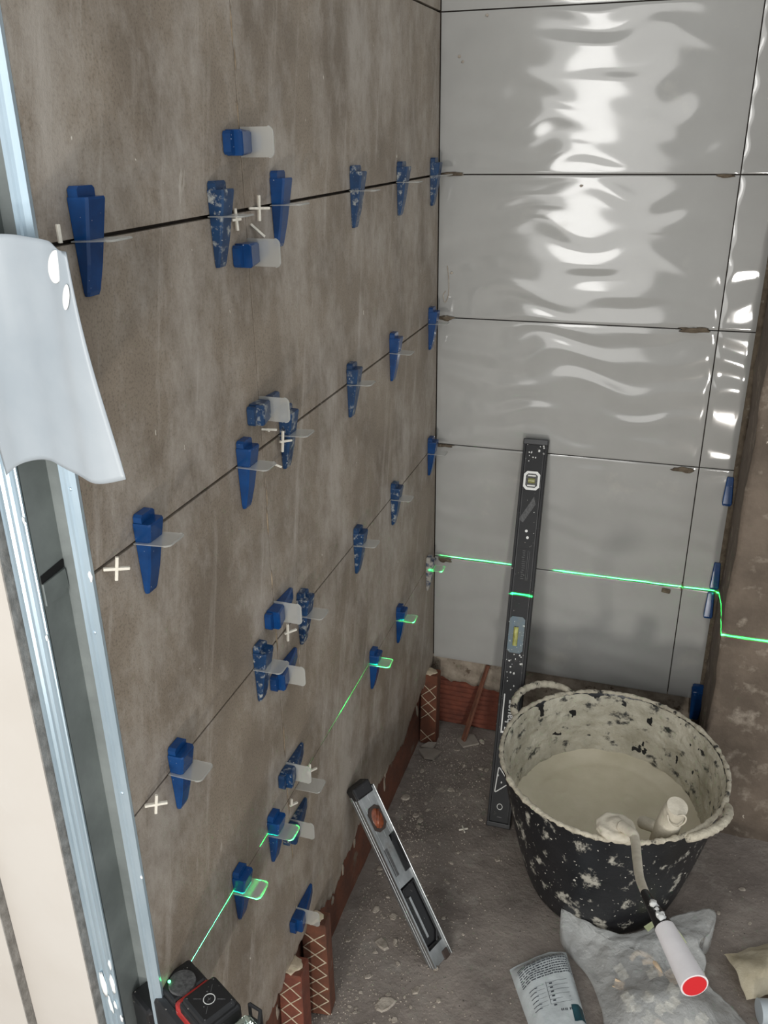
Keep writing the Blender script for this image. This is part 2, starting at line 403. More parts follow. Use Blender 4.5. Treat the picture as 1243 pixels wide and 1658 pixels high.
# finger-drawn ring smear
bm = bmesh.new()
tube(bm, smoothpath([(0.022, -.0006, 1.02), (0.026, -.0006, 0.985), (0.025, -.0006, 0.955), (0.018, -.0006, 0.940), (0.0135, -.0006, 0.955), (0.019, -.0006, 0.965)], 6), 0.0011, 6)
mesh_obj('adhesive_smear', bm, M['chip'], wb, smooth=True)
for (x, z, r) in ((0.032, 1.005, .0035), (0.040, 1.43, .004), (0.047, 1.42, .003), (0.094, 1.50, .0035), (0.30, 1.187, .0035)):
    bm = bmesh.new(); blob(bm, (0, 0, 0), 1, .5, x * 90, 2, (r, .0012, r * .8)); mesh_obj('adhesive_spot', bm, M['chip'], wb, smooth=True, loc=(x, -.0008, z))

# right-hand rendered pier
bm = bmesh.new()
def nface(bm, o, a, b, na, nb, fn):
    g = [[bm.verts.new(fn(o + a * (i / na) + b * (j / nb))) for j in range(nb + 1)] for i in range(na + 1)]
    for i in range(na):
        for j in range(nb): bm.faces.new((g[i][j], g[i + 1][j], g[i + 1][j + 1], g[i][j + 1]))
def rough_(amp, s):
    def f(p):
        q = p * s
        d = Vector((noise.noise(q), noise.noise(q + Vector((7, 3, 1))), noise.noise(q + Vector((1, 9, 4)))))
        e = Vector((noise.noise(q * 4), noise.noise(q * 4 + Vector((7, 3, 1))), 0))
        return p + d * amp + e * amp * .35
    return f
fr = rough_(0.005, 9)
PX = 0.683
nface(bm, Vector((PX, -0.197, F - .02)), Vector((0.9, 0, 0)), Vector((0, 0, 2.1)), 90, 200, fr)
nface(bm, Vector((PX, 0.03, F - .02)), Vector((0, -0.227, 0)), Vector((0, 0, 2.1)), 24, 200, fr)
bmesh.ops.remove_doubles(bm, verts=bm.verts[:], dist=0.0004)
pw = mesh_obj('wall_right', bm, M['render'], smooth=True); tag(pw, kind='structure')
bm = bmesh.new(); prev = None
for i in range(120):   # uneven adhesive bead between glossy tiles and pier
    z = 0.0 + i / 119 * 1.6
    w = 0.004 + 0.004 * noise.noise(Vector((z * 40, 0, 0)))
    row = [bm.verts.new((RX - 0.0004, -0.0005, z)), bm.verts.new((RX + w, -0.003 - w * .5, z)), bm.verts.new((PX + .004, -0.001, z)), bm.verts.new((PX + .004, 0.02, z))]
    if prev:
        for a, b, c, d in zip(prev, row, row[1:], prev[1:]): bm.faces.new((a, b, c, d))
    prev = row
mesh_obj('adhesive_bead', bm, M['adhesive'], pw, smooth=True)

# floor
bm = bmesh.new()
def fh(x, y):
    p = Vector((x * 7, y * 7, 0))
    return F + 0.0035 * noise.noise(p) + 0.0016 * noise.noise(p * 4) + 0.0009 * noise.noise(p * 11)
def ffn(p): return Vector((p.x, p.y, fh(p.x, p.y)))
nface(bm, Vector((-0.05, -1.25, 0)), Vector((1.4, 0, 0)), Vector((0, 1.33, 0)), 230, 220, ffn)
nface(bm, Vector((-1.3, -4.3, 0)), Vector((3.6, 0, 0)), Vector((0, 3.05, 0)), 30, 25, lambda p: Vector((p.x, p.y, F if p.y < -1.26 else F)))
fl = mesh_obj('floor', bm, M['floor'], smooth=True); tag(fl, kind='structure')

# plasterboard wall at the near left with its cut edge
bm = bmesh.new(); box(bm, -0.90, -0.089, -1.326, -1.3125, F, 1.9)
wf = mesh_obj('wall_front', bm, M['plaster']); tag(wf, kind='structure')
bm = bmesh.new(); box(bm, -0.0895, -0.0872, -1.3258, -1.3127, F, 1.9); mesh_obj('board_edge', bm, M['boardedge'], wf)
# second board overlapping at far left
bm = bmesh.new(); box(bm, -0.90, -0.190, -1.339, -1.3265, F, 1.9); wf2 = mesh_obj('board', bm, M['plaster'], wf)
bm = bmesh.new(); box(bm, -0.1905, -0.1885, -1.3388, -1.3267, F, 1.9); mesh_obj('board_edge', bm, M['boardedge'], wf)

# ================================================================= METAL STUD
st = empty('metal_stud', (-0.04, -1.30, F))
tag(st, 'galvanised steel wall stud standing open beside the grey tiled wall', 'stud')
def stpart(name, pts, m, z0, z1, smooth=False):
    bm = bmesh.new(); prism(bm, pts, lambda a, b: (a + 0.04, b + 1.30, z0 - F), lambda a, b: (a + 0.04, b + 1.30, z1 - F))
    return mesh_obj(name, bm, m, st)
T = 0.0008
# flange beside the tiles, with a rolled lip
stpart('tile_side_flange', [(-0.0128, -1.3060), (-0.0095, -1.3075), (-0.0012, -1.3065), (-0.0012, -1.3035), (0.0004, -1.3035), (0.0004, -1.3075), (-0.0060, -1.3085), (-0.0095, -1.3085), (-0.0110, -1.3100), (-0.0150, -1.3100), (-0.0150, -1.2720), (-0.0138, -1.2720), (-0.0138, -1.3060)], M['steel'], F, 1.9)
# web and left inner face of the open channel
stpart('web', [(-0.0600, -1.3120), (-0.0600, -1.2720), (-0.0140, -1.2720), (-0.0140, -1.2730), (-0.0590, -1.2730), (-0.0590, -1.3120)], M['steelmatt'], F, 1.9)
# ribbed front flange
rib = [(-0.0590, -1.3120), (-0.0590, -1.3142), (-0.0602, -1.3150), (-0.0640, -1.3138), (-0.0680, -1.3138), (-0.0700, -1.3120), (-0.0722, -1.3138), (-0.0755, -1.3138), (-0.0775, -1.3120), (-0.0800, -1.3138), (-0.0840, -1.3138), (-0.0852, -1.3152), (-0.0866, -1.3138), (-0.0870, -1.3125), (-0.0870, -1.3110), (-0.0590, -1.3110)]
stpart('ribbed_flange', rib, M['steel'], F, 1.9)
# service hole: uncut web, its inner shade put on as a dark plate; bent tongue
bm = bmesh.new()
prism(bm, [(-.0095, .8885 - F), (-.0095, .8970 - F), (.0255, .9000 - F), (.0268, .8980 - F), (.0255, .8905 - F)], lambda a, b: (-0.0189, a, b), lambda a, b: (-0.0184, a, b))
mesh_obj('slot_shade_plate', bm, M['dark'], st)
bm = bmesh.new()
prism(bm, [(-.0095, .8640 - F), (-.0095, .8880 - F), (.0250, .8895 - F), (.0262, .8690 - F), (.0180, .8640 - F)], lambda a, b: (-0.0188, a, b), lambda a, b: (-0.0168, a, b))
mesh_obj('bent_tongue', bm, M['steelmatt'], st)
for z in (0.995, 0.842, 0.64):
    bm = bmesh.new(); blob(bm, (0, 0, 0), 1, .1, z, 2, (.0018, .0009, .0022)); mesh_obj('rivet', bm, M['steel'], st, smooth=True, loc=(-0.0065 + .04, -1.3085 + 1.30, z - F))
random.seed(3)
for (x, y, z, w, h) in ((-0.064, -1.3148, 0.330, .0035, .018), (-0.078, -1.3148, 0.325, .0045, .024), (-0.062, -1.3152, 0.365, .002, .008), (-0.066, -1.3146, 0.292, .002, .008),
                        (-0.073, -1.3148, 0.29, .0025, .016), (-0.0600, -1.3152, 0.27, .002, .006), (-0.001, -1.3078, 0.905, .0022, .006), (-0.060, -1.3152, 0.96, .0016, .004), (-0.060, -1.3152, 0.83, .0016, .004), (0.0, -1.3078, 0.52, .0014, .003)):
    bm = bmesh.new(); blob(bm, (0, 0, 0), 1, .5, z * 20, 2, (w, .0012, h)); mesh_obj('plaster_splash', bm, M['white_splash'], st, smooth=True, loc=(x + .04, y + 1.30, z - F), rot=(0, -.05, 0))

# ================================================================= HANGING FILM
def hanging_film():
    TLv, TRv, BRv, BLv = Vector((-0.068, -1.330, 1.222)), Vector((0.0745, -1.362, 1.2185)), Vector((0.094, -1.365, 1.0445)), Vector((-0.055, -1.325, 1.010))
    nu, nv = 40, 44; g = []
    for i in range(nu + 1):
        u = i / nu; col = []
        for j in range(nv + 1):
            v = j / nv
            p = (TLv * (1 - u) + TRv * u) * (1 - v) + (BLv * (1 - u) + BRv * u) * v
            p.y += -0.0065 * math.sin(u * 7.5 + 1.2 * v) - 0.014 * math.sin(PI * u) * (0.4 + v * .4) - 0.0013 * math.sin(u * 21 + v * 3)
            p.z += (0.010 * math.sin(PI * 1.15 * u + .2) + 0.006 * math.sin(2 * PI * u)) * v + 0.003 * math.sin(PI * u) * (1 - v)
            p.x += 0.004 * math.sin(v * PI) * u - 0.006 * u * math.sin(v * PI * 1.2)
            if j == 0 and u > .86: p.z -= (u - .86) * 0.05
            col.append(p)
        g.append(col)
    bm = bmesh.new(); V = [[bm.verts.new(p) for p in c] for c in g]; W = [[bm.verts.new(p + Vector((0.0002, 0.0006, 0))) for p in c] for c in g]
    for i in range(nu):
        for j in range(nv):
            bm.faces.new((V[i][j], V[i + 1][j], V[i + 1][j + 1], V[i][j + 1])); bm.faces.new((W[i][j], W[i][j + 1], W[i + 1][j + 1], W[i + 1][j]))
    for i in range(nu):
        bm.faces.new((V[i][0], W[i][0], W[i + 1][0], V[i + 1][0])); bm.faces.new((V[i][nv], V[i + 1][nv], W[i + 1][nv], W[i][nv]))
    for j in range(nv):
        bm.faces.new((V[0][j], V[0][j + 1], W[0][j + 1], W[0][j])); bm.faces.new((V[nu][j], W[nu][j], W[nu][j + 1], V[nu][j + 1]))
    o = mesh_obj('plastic_film', bm, M['sheet'], smooth=True)
    tag(o, 'milky white plastic film hanging with a wavy edge over the steel stud', 'plastic sheet')
    # rounded white spots near the free edge
    for (u, v, w, h) in ((0.90, 0.11, .0065, .0125), (0.955, 0.21, .003, .010)):
        i = int(u * nu); j = int(v * nv)
        bm = bmesh.new(); blob(bm, (0, 0, 0), 1, 0, 0, 3, (w, .0006, h)); mesh_obj('white_spot', bm, M['white'], o, smooth=True, loc=g[i][j] + Vector((0, -.0012, 0)), rot=(0, .25, 0))
hanging_film()

# ================================================================= LEVELLING CLIPS
def wedge_bm(seed=0, tilt=0.0):
    """wedge, tip towards -Z, flat face on the wall plane (x=0), width along Y; z=0 is the joint"""
    bm = bmesh.new(); secs = []
    prof = [(-0.058, 0.0085, .0045), (-0.054, 0.0098, .0060), (-0.030, 0.0112, .0115), (0.0, 0.0128, .0165), (0.024, 0.0140, .0205), (0.0262, 0.0136, .0200)]
    def ring(z, hw, d):
        c = min(.0022, d * .35)
        return [bm.verts.new(p) for p in ((0.0006, -hw, z), (d - c, -hw, z), (d, -hw + c, z), (d, hw - c, z), (d - c, hw, z), (0.0006, hw, z))]
    rings = [ring(*p) for p in prof]
    bm.faces.new(rings[0]); bm.faces.new(rings[-1][::-1])
    for A, B in zip(rings, rings[1:]):
        for k in range(6): bm.faces.new((A[k], A[(k + 1) % 6], B[(k + 1) % 6], B[k]))
    # low tongue behind the head
    pts = [(-.0125, .010), (-.0125, .0325), (-.0095, .0350), (.0095, .0350), (.0125, .0325), (.0125, .010)]
    prism(bm, pts, lambda a, b: (0.0008, a, b), lambda a, b: (0.0105, a, b))
    # grip ribs on the sloping face
    return bm
WEDGE = None
def tab_bm(broken=False):
    bm = bmesh.new()
    x1 = 0.043; y0, y1 = -0.0165, 0.0165; r = 0.006
    pts = [(0.0, y0)]
    for a in range(0, 91, 22): pts.append((x1 - r + r * math.sin(math.radians(a)), y0 + r - r * math.cos(math.radians(a))))
    for a in range(0, 91, 22): pts.append((x1 - r + r * math.cos(math.radians(a)), y1 - r + r * math.sin(math.radians(a))))
    pts.append((0.0, y1))
    prism(bm, pts, lambda a, b: (a, b, -0.0006), lambda a, b: (a, b, 0.0006))
    # raised rim along the outer edge
    tube(bm, [(p[0] - .0012 if p[0] > .02 else p[0], p[1], 0) for p in pts[1:-1]], 0.0011, 6)
    return bm
wm = {}
def get_wedge(mk):
    if mk not in wm:
        o = mesh_obj('wedge', wedge_bm(), M[mk]); wm[mk] = o.data
        for p in o.data.polygons: p.use_smooth = False
        bpy.data.objects.remove(o)
    return wm[mk]
o = mesh_obj('clip_tab', tab_bm(), M['cliptab'], smooth=True, auto=40); TAB = o.data; bpy.data.objects.remove(o)
def clip(loc, label, rot=(0, 0, 0), mk='blue', wedge=True, shift=0.0, group='levelling clips in the wall joints', wang=0.0, tabtilt=0.0):
    e = empty('levelling_clip', loc, rot); tag(e, label, 'tile clip', group)
    t = bpy.data.objects.new('clip_tab', TAB); COL.objects.link(t); t.parent = e
    t.rotation_euler = (0, tabtilt, 0)
    if wedge:
        w = bpy.data.objects.new('wedge', get_wedge(mk)); COL.objects.link(w); w.parent = e
        w.location = (0, 0, shift); w.rotation_euler = (wang, 0, 0)
    return e
rows = {
 4: [(-1.246, .010, 'blue', 'large blue wedge clip in the top joint, right beside the hanging film', 0),
     (-1.002, .002, 'bluedirty', 'dusty blue wedge clip in the top joint, just left of the vertical seam', 0),
     (-0.838, .006, 'blue', 'blue wedge clip in the top joint, first to the right of the vertical seam', 0),
     (-0.543, .002, 'bluedirty', 'blue wedge clip in the top joint, third from the corner', 0),
     (-0.293, .000, 'bluedirty', 'blue wedge clip in the top joint, second from the corner', 0),
     (-0.060, .000, 'bluedirty', 'blue wedge clip in the top joint tight against the glossy tile corner', 0)],
 3: [(-1.219, -.004, 'blue', 'clean blue wedge clip in the second joint, nearest the steel stud', 0),
     (-0.987, -.002, 'blue', 'blue wedge clip in the second joint, left of the vertical seam', 0),
     (-0.857, .006, 'bluedirty', 'speckled blue wedge clip in the second joint beside a white cross', 0),
     (-0.584, .000, 'bluedirty', 'mortar-splashed wedge clip in the middle of the second joint', 0),
     (-0.348, .002, 'blue', 'blue wedge clip in the second joint, second from the corner', 0),
     (-0.066, .000, 'blue', 'blue wedge clip in the second joint, tight in the corner', 0)],
 2: [(-1.215, .000, 'blue', 'blue wedge clip in the third joint, nearest the steel stud', 0),
     (-0.989, .000, 'bluedirty', 'whitish-topped wedge clip in the third joint, just left of the seam', 0),
     (-0.835, .002, 'bluedirty', 'splashed blue wedge clip in the third joint, just right of the seam', 0),
     (-0.575, -.002, 'bluedirty', 'grey-headed wedge clip halfway along the third joint', 0),
     (-0.350, -.002, 'bluedirty', 'stained wedge clip in the third joint, second from the corner', 0),
     (-0.063, .002, 'blue', 'blue wedge clip in the third joint, tight in the corner', 0)],
 1: [(-1.106, .000, 'blue', 'wedge clip lit green by the laser line, nearest the laser level', 0),
     (-0.990, -.002, 'blue', 'wedge clip with a green-lit tab, just left of the lower seam', 0),
     (-0.503, -.004, 'blue', 'wedge clip with green-lit tab where the visible laser line ends', 0),
     (-0.320, -.004, 'blue', 'wedge clip in the laser joint, second from the corner', 0),
     (-0.070, -.002, 'bluecoat', 'mortar-caked wedge clip in the laser joint at the corner', 0)]}
for k, l in rows.items():
    for (y, sh, mk, lab, wa) in l: clip((0, y, k * H), lab, mk=mk, shift=sh, wang=wa, tabtilt=({-1.106: -.06, -.990: -.032, -.503: -.05, -.320: -.05, -.070: -.06}[y] if k == 1 else random.uniform(-.06, .03)))
clip((0, -0.880, H - .001), 'empty clear clip tab without a wedge beside the green-lit white cross', wedge=False, tabtilt=-.03)
RH = (PI / 2, 0, 0)
for (z, sh, mk, lab) in ((1.283, .010, 'blue', 'sideways blue wedge clip on the vertical seam, topmost'),
                         (1.159, .008, 'blue', 'sideways blue wedge clip on the seam just under the top joint'),
                         (0.961, .004, 'bluedirty', 'sideways blue wedge clip on the seam just above the second joint'),
                         (0.655, .000, 'blue', 'sideways blue wedge clip on the seam just above the third joint'),
                         (0.548, -.002, 'blue', 'sideways blue wedge clip on the seam just under the third joint'),
                         (0.363, -.004, 'bluedirty', 'sideways blue wedge clip on the seam just above the laser joint'),
                         (0.247, -.004, 'bluedirty', 'sideways wedge clip on the seam just under the laser joint'),
                         (0.050, -.004, 'blue', 'lowest sideways blue wedge clip, above the hollow brick blocks')):
    clip((0, VY, z), lab, rot=RH, mk=mk, shift=sh, wang=0.0)

# wedges driven in along the right edge of the glossy wall
def edge_wedge(loc, rot, label, mk='blue', s=1.0):
    w = bpy.data.objects.new('levelling_wedge', get_wedge(mk)); COL.objects.link(w); w.location = loc; w.rotation_euler = rot; w.scale = (s, s, s)
    tag(w, label, 'wedge', 'loose wedges at the edge of the glossy wall')
edge_wedge((0.668, -0.002, 0.548), (PI, 0, -PI / 2), 'blue wedge stuck at the right edge of the glossy tiles, above the laser line', s=.72)
edge_wedge((0.669, -0.002, 0.338), (PI, 0, -PI / 2), 'blue wedge right on the laser line at the pier, upper of the pair', s=.72)
edge_wedge((0.665, -0.004, 0.262), (PI, 0, -PI / 2), 'blue wedge just below the laser line at the pier, lower of the pair', s=.72)
edge_wedge((0.670, -0.004, 0.010), (0, 0, -PI / 2), 'blue wedge behind the tub under the last glossy tile', s=1.1)

# ================================================================= SPACERS
def cross_bm(L=0.0125, w=0.0014, d=0.0022, arms=(1, 1, 1, 1)):
    bm = bmesh.new()
    box(bm, -d, d, -L * arms[0], L * arms[1], -w, w, bev=.0003)
    box(bm, -d * .98, d * .98, -w, w, -L * arms[2], L * arms[3], bev=.0003)
    return bm
def spacer(loc, rot, label, L=0.0125, arms=(1, 1, 1, 1), cat='tile spacer'):
    o = mesh_obj('cross_spacer', cross_bm(L, 0.0015, 0.0018, arms), M['spacer'], loc=loc, rot=rot)
    tag(o, label, cat, 'white plastic tile spacers')
spacer((.012, -1.284, .9035), (-.15, 0, -.85), 'white cross spacer in the second joint beside the steel stud')
spacer((.012, -1.278, .6035), (-.15, 0, -.85), 'white cross spacer in the third joint beside the steel stud')
spacer((.004, -0.958, 1.200), (.05, 0, -.55), 'white cross spacer half hidden behind the dusty top-joint wedge', arms=(.5, .5, 1, 1))
spacer((.005, -0.897, 1.208), (-.05, 0, -.55), 'white cross spacer in the top joint right of the seam', L=.015)
spacer((.006, -0.908, 1.183), (-.7, 0, -.55), 'broken white spacer leg stuck below the top joint', arms=(1, 1, .1, .1))
spacer((.006, -0.915, .929), (-.25, 0, -.55), 'bent white spacer piece above the second joint', arms=(1, 1, .25, .1))
spacer((.008, -0.878, .900), (-.1, 0, -.55), 'white cross spacer in the second joint touching a wedge clip', L=.015, arms=(.3, 1, 1, 1))
spacer((.006, -0.900, .873), (-.55, 0, -.55), 'loose white spacer leg just below the second joint', arms=(.6, 1, .1, .1), L=.010)
spacer((.006, -0.898, .603), (-.05, 0, -.55), 'white cross spacer in the third joint between four wedge clips', arms=(.4, 1.1, 1, 1), L=.0145)
spacer((.006, -0.848, .300), (-.05, 0, -.55), 'white cross spacer glowing green where the laser line passes the seam', arms=(.4, 1, 1, 1), L=.0145)
spacer((.005, -0.925, .2935), (-.1, 0, -.55), 'white corner spacer piece on the seam under the laser line', arms=(.3, 1, .1, 1), L=.012)
spacer((.008, -1.287, 1.219), (0, 0, -.55), 'white spacer leg in the top joint above the hanging film', arms=(.1, .1, .9, .6), L=.010)
spacer((.173, -0.366, F + .0045), (0, PI / 2, .5), 'white cross spacer lying on the concrete floor by the black level', L=.011)

# ================================================================= BLACK SPIRIT LEVEL
u = Vector((-0.007597, 0.338594, 0.940902)).normalized(); n_ = Vector((0, -0.940929, 0.338604)).normalized(); w_ = u.cross(n_) * -1
w_ = n_.cross(u) * -1
w_ = Vector((1, 0, 0)) - u * u.x; w_.normalize(); n_ = w_.cross(u)
Bb = Vector((0.2495, -0.335, -0.2225))
lev = empty('long_spirit_level'); lev.matrix_world = frame(Bb, w_, u, n_)
tag(lev, 'long black spirit level leaning upright against the glossy tiles', 'spirit level')
LL = 0.922; hw = 0.0278
bm = bmesh.new(); box(bm, -hw + .004, hw - .004, 0.006, LL - .006, -0.017, -0.003); mesh_obj('body', bm, M['levelblack'], lev)
for s in (-1, 1):
    bm = bmesh.new(); a, b = sorted((s * (hw - .006), s * hw)); box(bm, a, b, 0.006, LL - .006, -0.0215, 0.0, bev=.0008); mesh_obj('side_rail', bm, M['levelblack'], lev)
    bm = bmesh.new(); a, b = sorted((s * (hw - .0085), s * (hw - .0075))); box(bm, a, b, 0.03, LL - .03, -0.004, -0.0015); mesh_obj('inner_rib', bm, M['blackplastic'], lev)
for (a, b) in ((0, .012), (LL - .014, LL)):
    bm = bmesh.new(); box(bm, -hw - .0008, hw + .0008, a, b, -0.0225, 0.001, bev=.002, seg=2); mesh_obj('end_cap', bm, M['blackplastic'], lev)
def octo(hx, hy, c): return [(-hx + c, -hy), (hx - c, -hy), (hx, -hy + c), (hx, hy - c), (hx - c, hy), (-hx + c, hy), (-hx, hy - c), (-hx, -hy + c)]
def flat(name, pts, z0, z1, m, parent, cx=0, cy=0):
    bm = bmesh.new(); prism(bm, pts, lambda a, b: (a + cx, b + cy, z0), lambda a, b: (a + cx, b + cy, z1)); return mesh_obj(name, bm, m, parent)
vr = flat('vial_ring', octo(.0185, .0215, .007), -.004, .0006, M['white'], lev, -.001, .826); vr['label'] = 'white octagonal vial ring'
flat('inner_ring', octo(.0135, .0160, .005), .0006, .0012, M['labelgrey'], vr, -.001, .826)
bm = bmesh.new(); tube(bm, [(-.0085, .826, .001), (.0070, .826, .001)], .0062, 12); vv = mesh_obj('vial', bm, M['vial'], vr, smooth=True, auto=50)
for yy in (.8375, .8145):
    bm = bmesh.new(); box(bm, -.010, .008, yy - .0016, yy + .0016, .001, .0022, bev=.0004); mesh_obj('vial_stop', bm, M['white'], vr)
bm = bmesh.new()
for (cx, cy) in ((-.002, .709), (.002, .694)):
    bmesh.ops.create_cone(bm, segments=14, radius1=.0032, radius2=.0032, depth=.001, cap_ends=True, matrix=Matrix.Translation((cx, cy, -.0026)))
mesh_obj('rivet', bm, M['white'], lev)
bm = bmesh.new()
box(bm, -.009, .011, .592, .668, -.003, -.0022); lb = mesh_obj('rating_plate', bm, M['levelblack'], lev); lb['label'] = 'worn small black plate'
bm = bmesh.new()
for x in (.0065, .0105):
    box(bm, x - .0004, x + .0004, .594, .664, -.0022, -.0019)
for i in range(14):
    box(bm, -.007 + random.uniform(0, .003), -.001 + random.uniform(0, .004), .597 + i * .005, .5985 + i * .005, -.0022, -.0019)
mesh_obj('plate_print', bm, M['labelgrey'], lb)
flat('worn_sticker', [(-.022, .735), (-.012, .728), (.013, .772), (.008, .790)], -.003, -.0026, M['labelgrey'], lev)
vb = flat('lower_vial_window', octo(.0180, .0430, .006), -.004, -.0012, M['teal'], lev, -.002, .465)
vb['label'] = 'teal smeared vial window'
bm = bmesh.new(); tube(bm, [(-.003, .440, -.001), (-.003, .484, -.001)], .0058, 12); mesh_obj('vial', bm, M['vialyellow'], vb, smooth=True, auto=50)
random.seed(31)
bm = bmesh.new()
for i in range(46):
    yy = random.choice((random.gauss(.405, .012), random.uniform(.33, .44), random.gauss(.89, .01), random.uniform(.1, .92)))
    r = random.uniform(.0007, .003) if yy < .45 or yy > .86 else random.uniform(.0005, .0014)
    blob(bm, (random.uniform(-.021, .021), min(.91, yy), -.0026), 1, .5, i, 1, (r, r * random.uniform(.7, 1.6), .0005))
sp = mesh_obj('mortar_splash', bm, M['white'], lev, smooth=True); sp['kind'] = 'stuff'
# lettering, triangle, circle and dash
def text(body, size, m, parent, loc, rot, name='lettering', ext=.0003, xs=1.0, bold=0.0):
    c = bpy.data.curves.new('tmp', 'FONT'); c.body = body; c.size = size; c.extrude = ext; c.align_x = 'LEFT'; c.offset = bold; c.resolution_u = 3
    t = bpy.data.objects.new('tmp', c); COL.objects.link(t)
    dg = bpy.context.evaluated_depsgraph_get(); me = bpy.data.meshes.new_from_object(t.evaluated_get(dg))
    bpy.data.objects.remove(t); me.materials.clear(); me.materials.append(m)
    o = bpy.data.objects.new(name, me); COL.objects.link(o); o.parent = parent; o.location = loc; o.rotation_euler = rot; o.scale = (xs, 1, 1)
    return o
text('Erbauer', .0245, M['white'], lev, (.0085, .232, -.0024), (0, 0, PI / 2), bold=.0004, xs=.98)
bm = bmesh.new(); box(bm, -.0165, -.0135, .232, .322, -.003, -.0022)
mesh_obj('logo_bar', bm, M['white'], lev)
bm = bmesh.new(); box(bm, -.0165, .006, .228, .233, -.003, -.0022); mesh_obj('logo_bar', bm, M['white'], lev)
tri = [Vector((-.0165, .082, -.0022)), Vector((-.0120, .147, -.0022)), Vector((.0165, .111, -.0022))]
def ringpath(pts, r, name, m, parent):
    bm = bmesh.new(); c = []
    k = len(pts)
    for i in range(k):
        p, q, s = pts[i - 1], pts[i], pts[(i + 1) % k]
        a = q + (p - q).normalized() * .006; b = q + (s - q).normalized() * .006
        c += [a, a * .35 + b * .15 + q * .5, b * .35 + a * .15 + q * .5, b]
    c = c + [c[0], c[1]]; tube(bm, c, r, 6); return mesh_obj(name, bm, m, parent, smooth=True)
ringpath(tri, .0014, 'triangle_mark', M['white'], lev)
bm = bmesh.new(); tube(bm, [(-.001 + .0062 * math.cos(a * PI / 10), .050 + .0068 * math.sin(a * PI / 10), -.0024) for a in range(21)], .0009, 6); mesh_obj('circle_mark', bm, M['white'], lev, smooth=True)
bm = bmesh.new(); box(bm, -.005, .006, .0235, .0255, -.003, -.0024); mesh_obj('dash_mark', bm, M['labelgrey'], lev)

# ================================================================= SILVER SPIRIT LEVEL
u = Vector((-0.49394, 0.203687, 0.845301)).normalized(); w_ = Vector((0.381609, 0.924324, 0.000259)); w_ = (w_ - u * w_.dot(u)).normalized(); n_ = w_.cross(u)
sl = empty('short_spirit_level'); sl.matrix_world = frame((0.2100, -0.752, -0.2225), w_, u, n_)
tag(sl, 'short bare aluminium spirit level leaning with its top on the grey wall', 'spirit level')
SL = 0.392; SW = 0.053
# narrow edge flange facing the room (with grooves) and the far flange
def ibeam(name, y0, y1):
    bm = bmesh.new()
    return bm
pts = [(0, -.022), (.0016, -.022), (.0016, -.016), (.005, -.0155), (.005, -.006), (.0016, -.0055), (.0016, -.0008), (.0035, 0), (0, 0), (0, -.006), (.0008, -.0066), (.0008, -.0078), (0, -.0084), (0, -.013), (.0008, -.0136), (.0008, -.0150), (0, -.0156)]
bm = bmesh.new(); prism(bm, pts, lambda a, b: (a, 0.004, b), lambda a, b: (a, SL - .012, b)); mesh_obj('near_flange', bm, M['alu'], sl)
bm = bmesh.new(); box(bm, SW - .0022, SW, .004, SL - .012, -.022, 0, bev=.0004)
ff = mesh_obj('far_flange', bm, M['alu'], sl)
# web with a slot, side notch and vial hole built of strips
def webs():
    segs = [(.004, .0016, .018, .0518), ]
    bm = bmesh.new()
    Z0, Z1 = -.0135, -.0050
    def b(x0, x1, y0, y1): box(bm, x0, x1, y0, y1, Z0, Z1)
    X0, X1 = .0016, SW - .0022
    b(X0, X1, .004, .038)                 # foot
    b(X0, .0035, .038, .176)              # beside the lower slot
    b(X1 - .0030, X1, .038, .176)
    b(.0165, .0215, .062, .150)           # grip bar
    b(X0, X1, .176, .196)                 # bridge
    b(X0, .036, .196, .276)               # left of notch
    b(X0, X1, .276, SL - .014)            # vial section
    return mesh_obj('web', bm, M['alu'], sl)
webs()
bm = bmesh.new(); box(bm, .0035, .0480, .040, .174, -.0210, -.0140); mesh_obj('grip_slot', bm, M['blackplastic'], sl)
bm = bmesh.new(); prism(bm, [(.0035, .040), (.0035, .172), (.016, .178), (.048, .176), (.048, .054), (.034, .040)], lambda a, b: (a, b, -.0105), lambda a, b: (a, b, -.0090))
bm2 = bmesh.new()
tube(bm2, [(.006, .045, -.006), (.006, .160, -.006), (.011, .170, -.006), (.045, .171, -.006), (.046, .150, -.006), (.046, .060, -.006), (.034, .043, -.006), (.006, .045, -.006)], .0022, 6)
mesh_obj('slot_lining', bm2, M['blackplastic'], sl)
mesh_obj('slot_floor', bm, M['blackplastic'], sl)
bm = bmesh.new(); prism(bm, [(.036, .196), (.036, .262), (.042, .276), (SW + .0006, .276), (SW + .0006, .268), (.0470, .262), (.0470, .210), (SW + .0006, .204), (SW + .0006, .196)], lambda a, b: (a, b, -.018), lambda a, b: (a, b, -.0030)); mesh_obj('notch_lining', bm, M['blackplastic'], sl)
bm = bmesh.new(); box(bm, .010, .0195, .200, .258, -.0056, -.0046); mesh_obj('stamped_panel', bm, M['labelgrey'], sl)
for xx in (.0125, .0300, .0440):
    bm = bmesh.new(); box(bm, xx - .0006, xx + .0006, .276 if xx > .02 else .180, SL - .014, -.0050, -.0042); mesh_obj('web_rib', bm, M['alu'], sl)
vr = flat('vial_housing', octo(.0165, .0260, .0085), -.012, -.0028, M['vialrim'], sl, .0275, .3185)
bm = bmesh.new(); blob(bm, (.0275, .3185, -.0035), 1, 0, 0, 3, (.0135, .0215, .0030)); mesh_obj('vial', bm, M['copper'], vr, smooth=True)
bm = bmesh.new(); tube(bm, [(.018, .303, -.001), (.036, .334, -.001)], .0035, 10); mesh_obj('vial_bar', bm, M['copper'], vr, smooth=True)
bm = bmesh.new(); box(bm, -.0012, SW - .008, SL - .022, SL + .006, -.0235, .0022, bev=.004, seg=2)
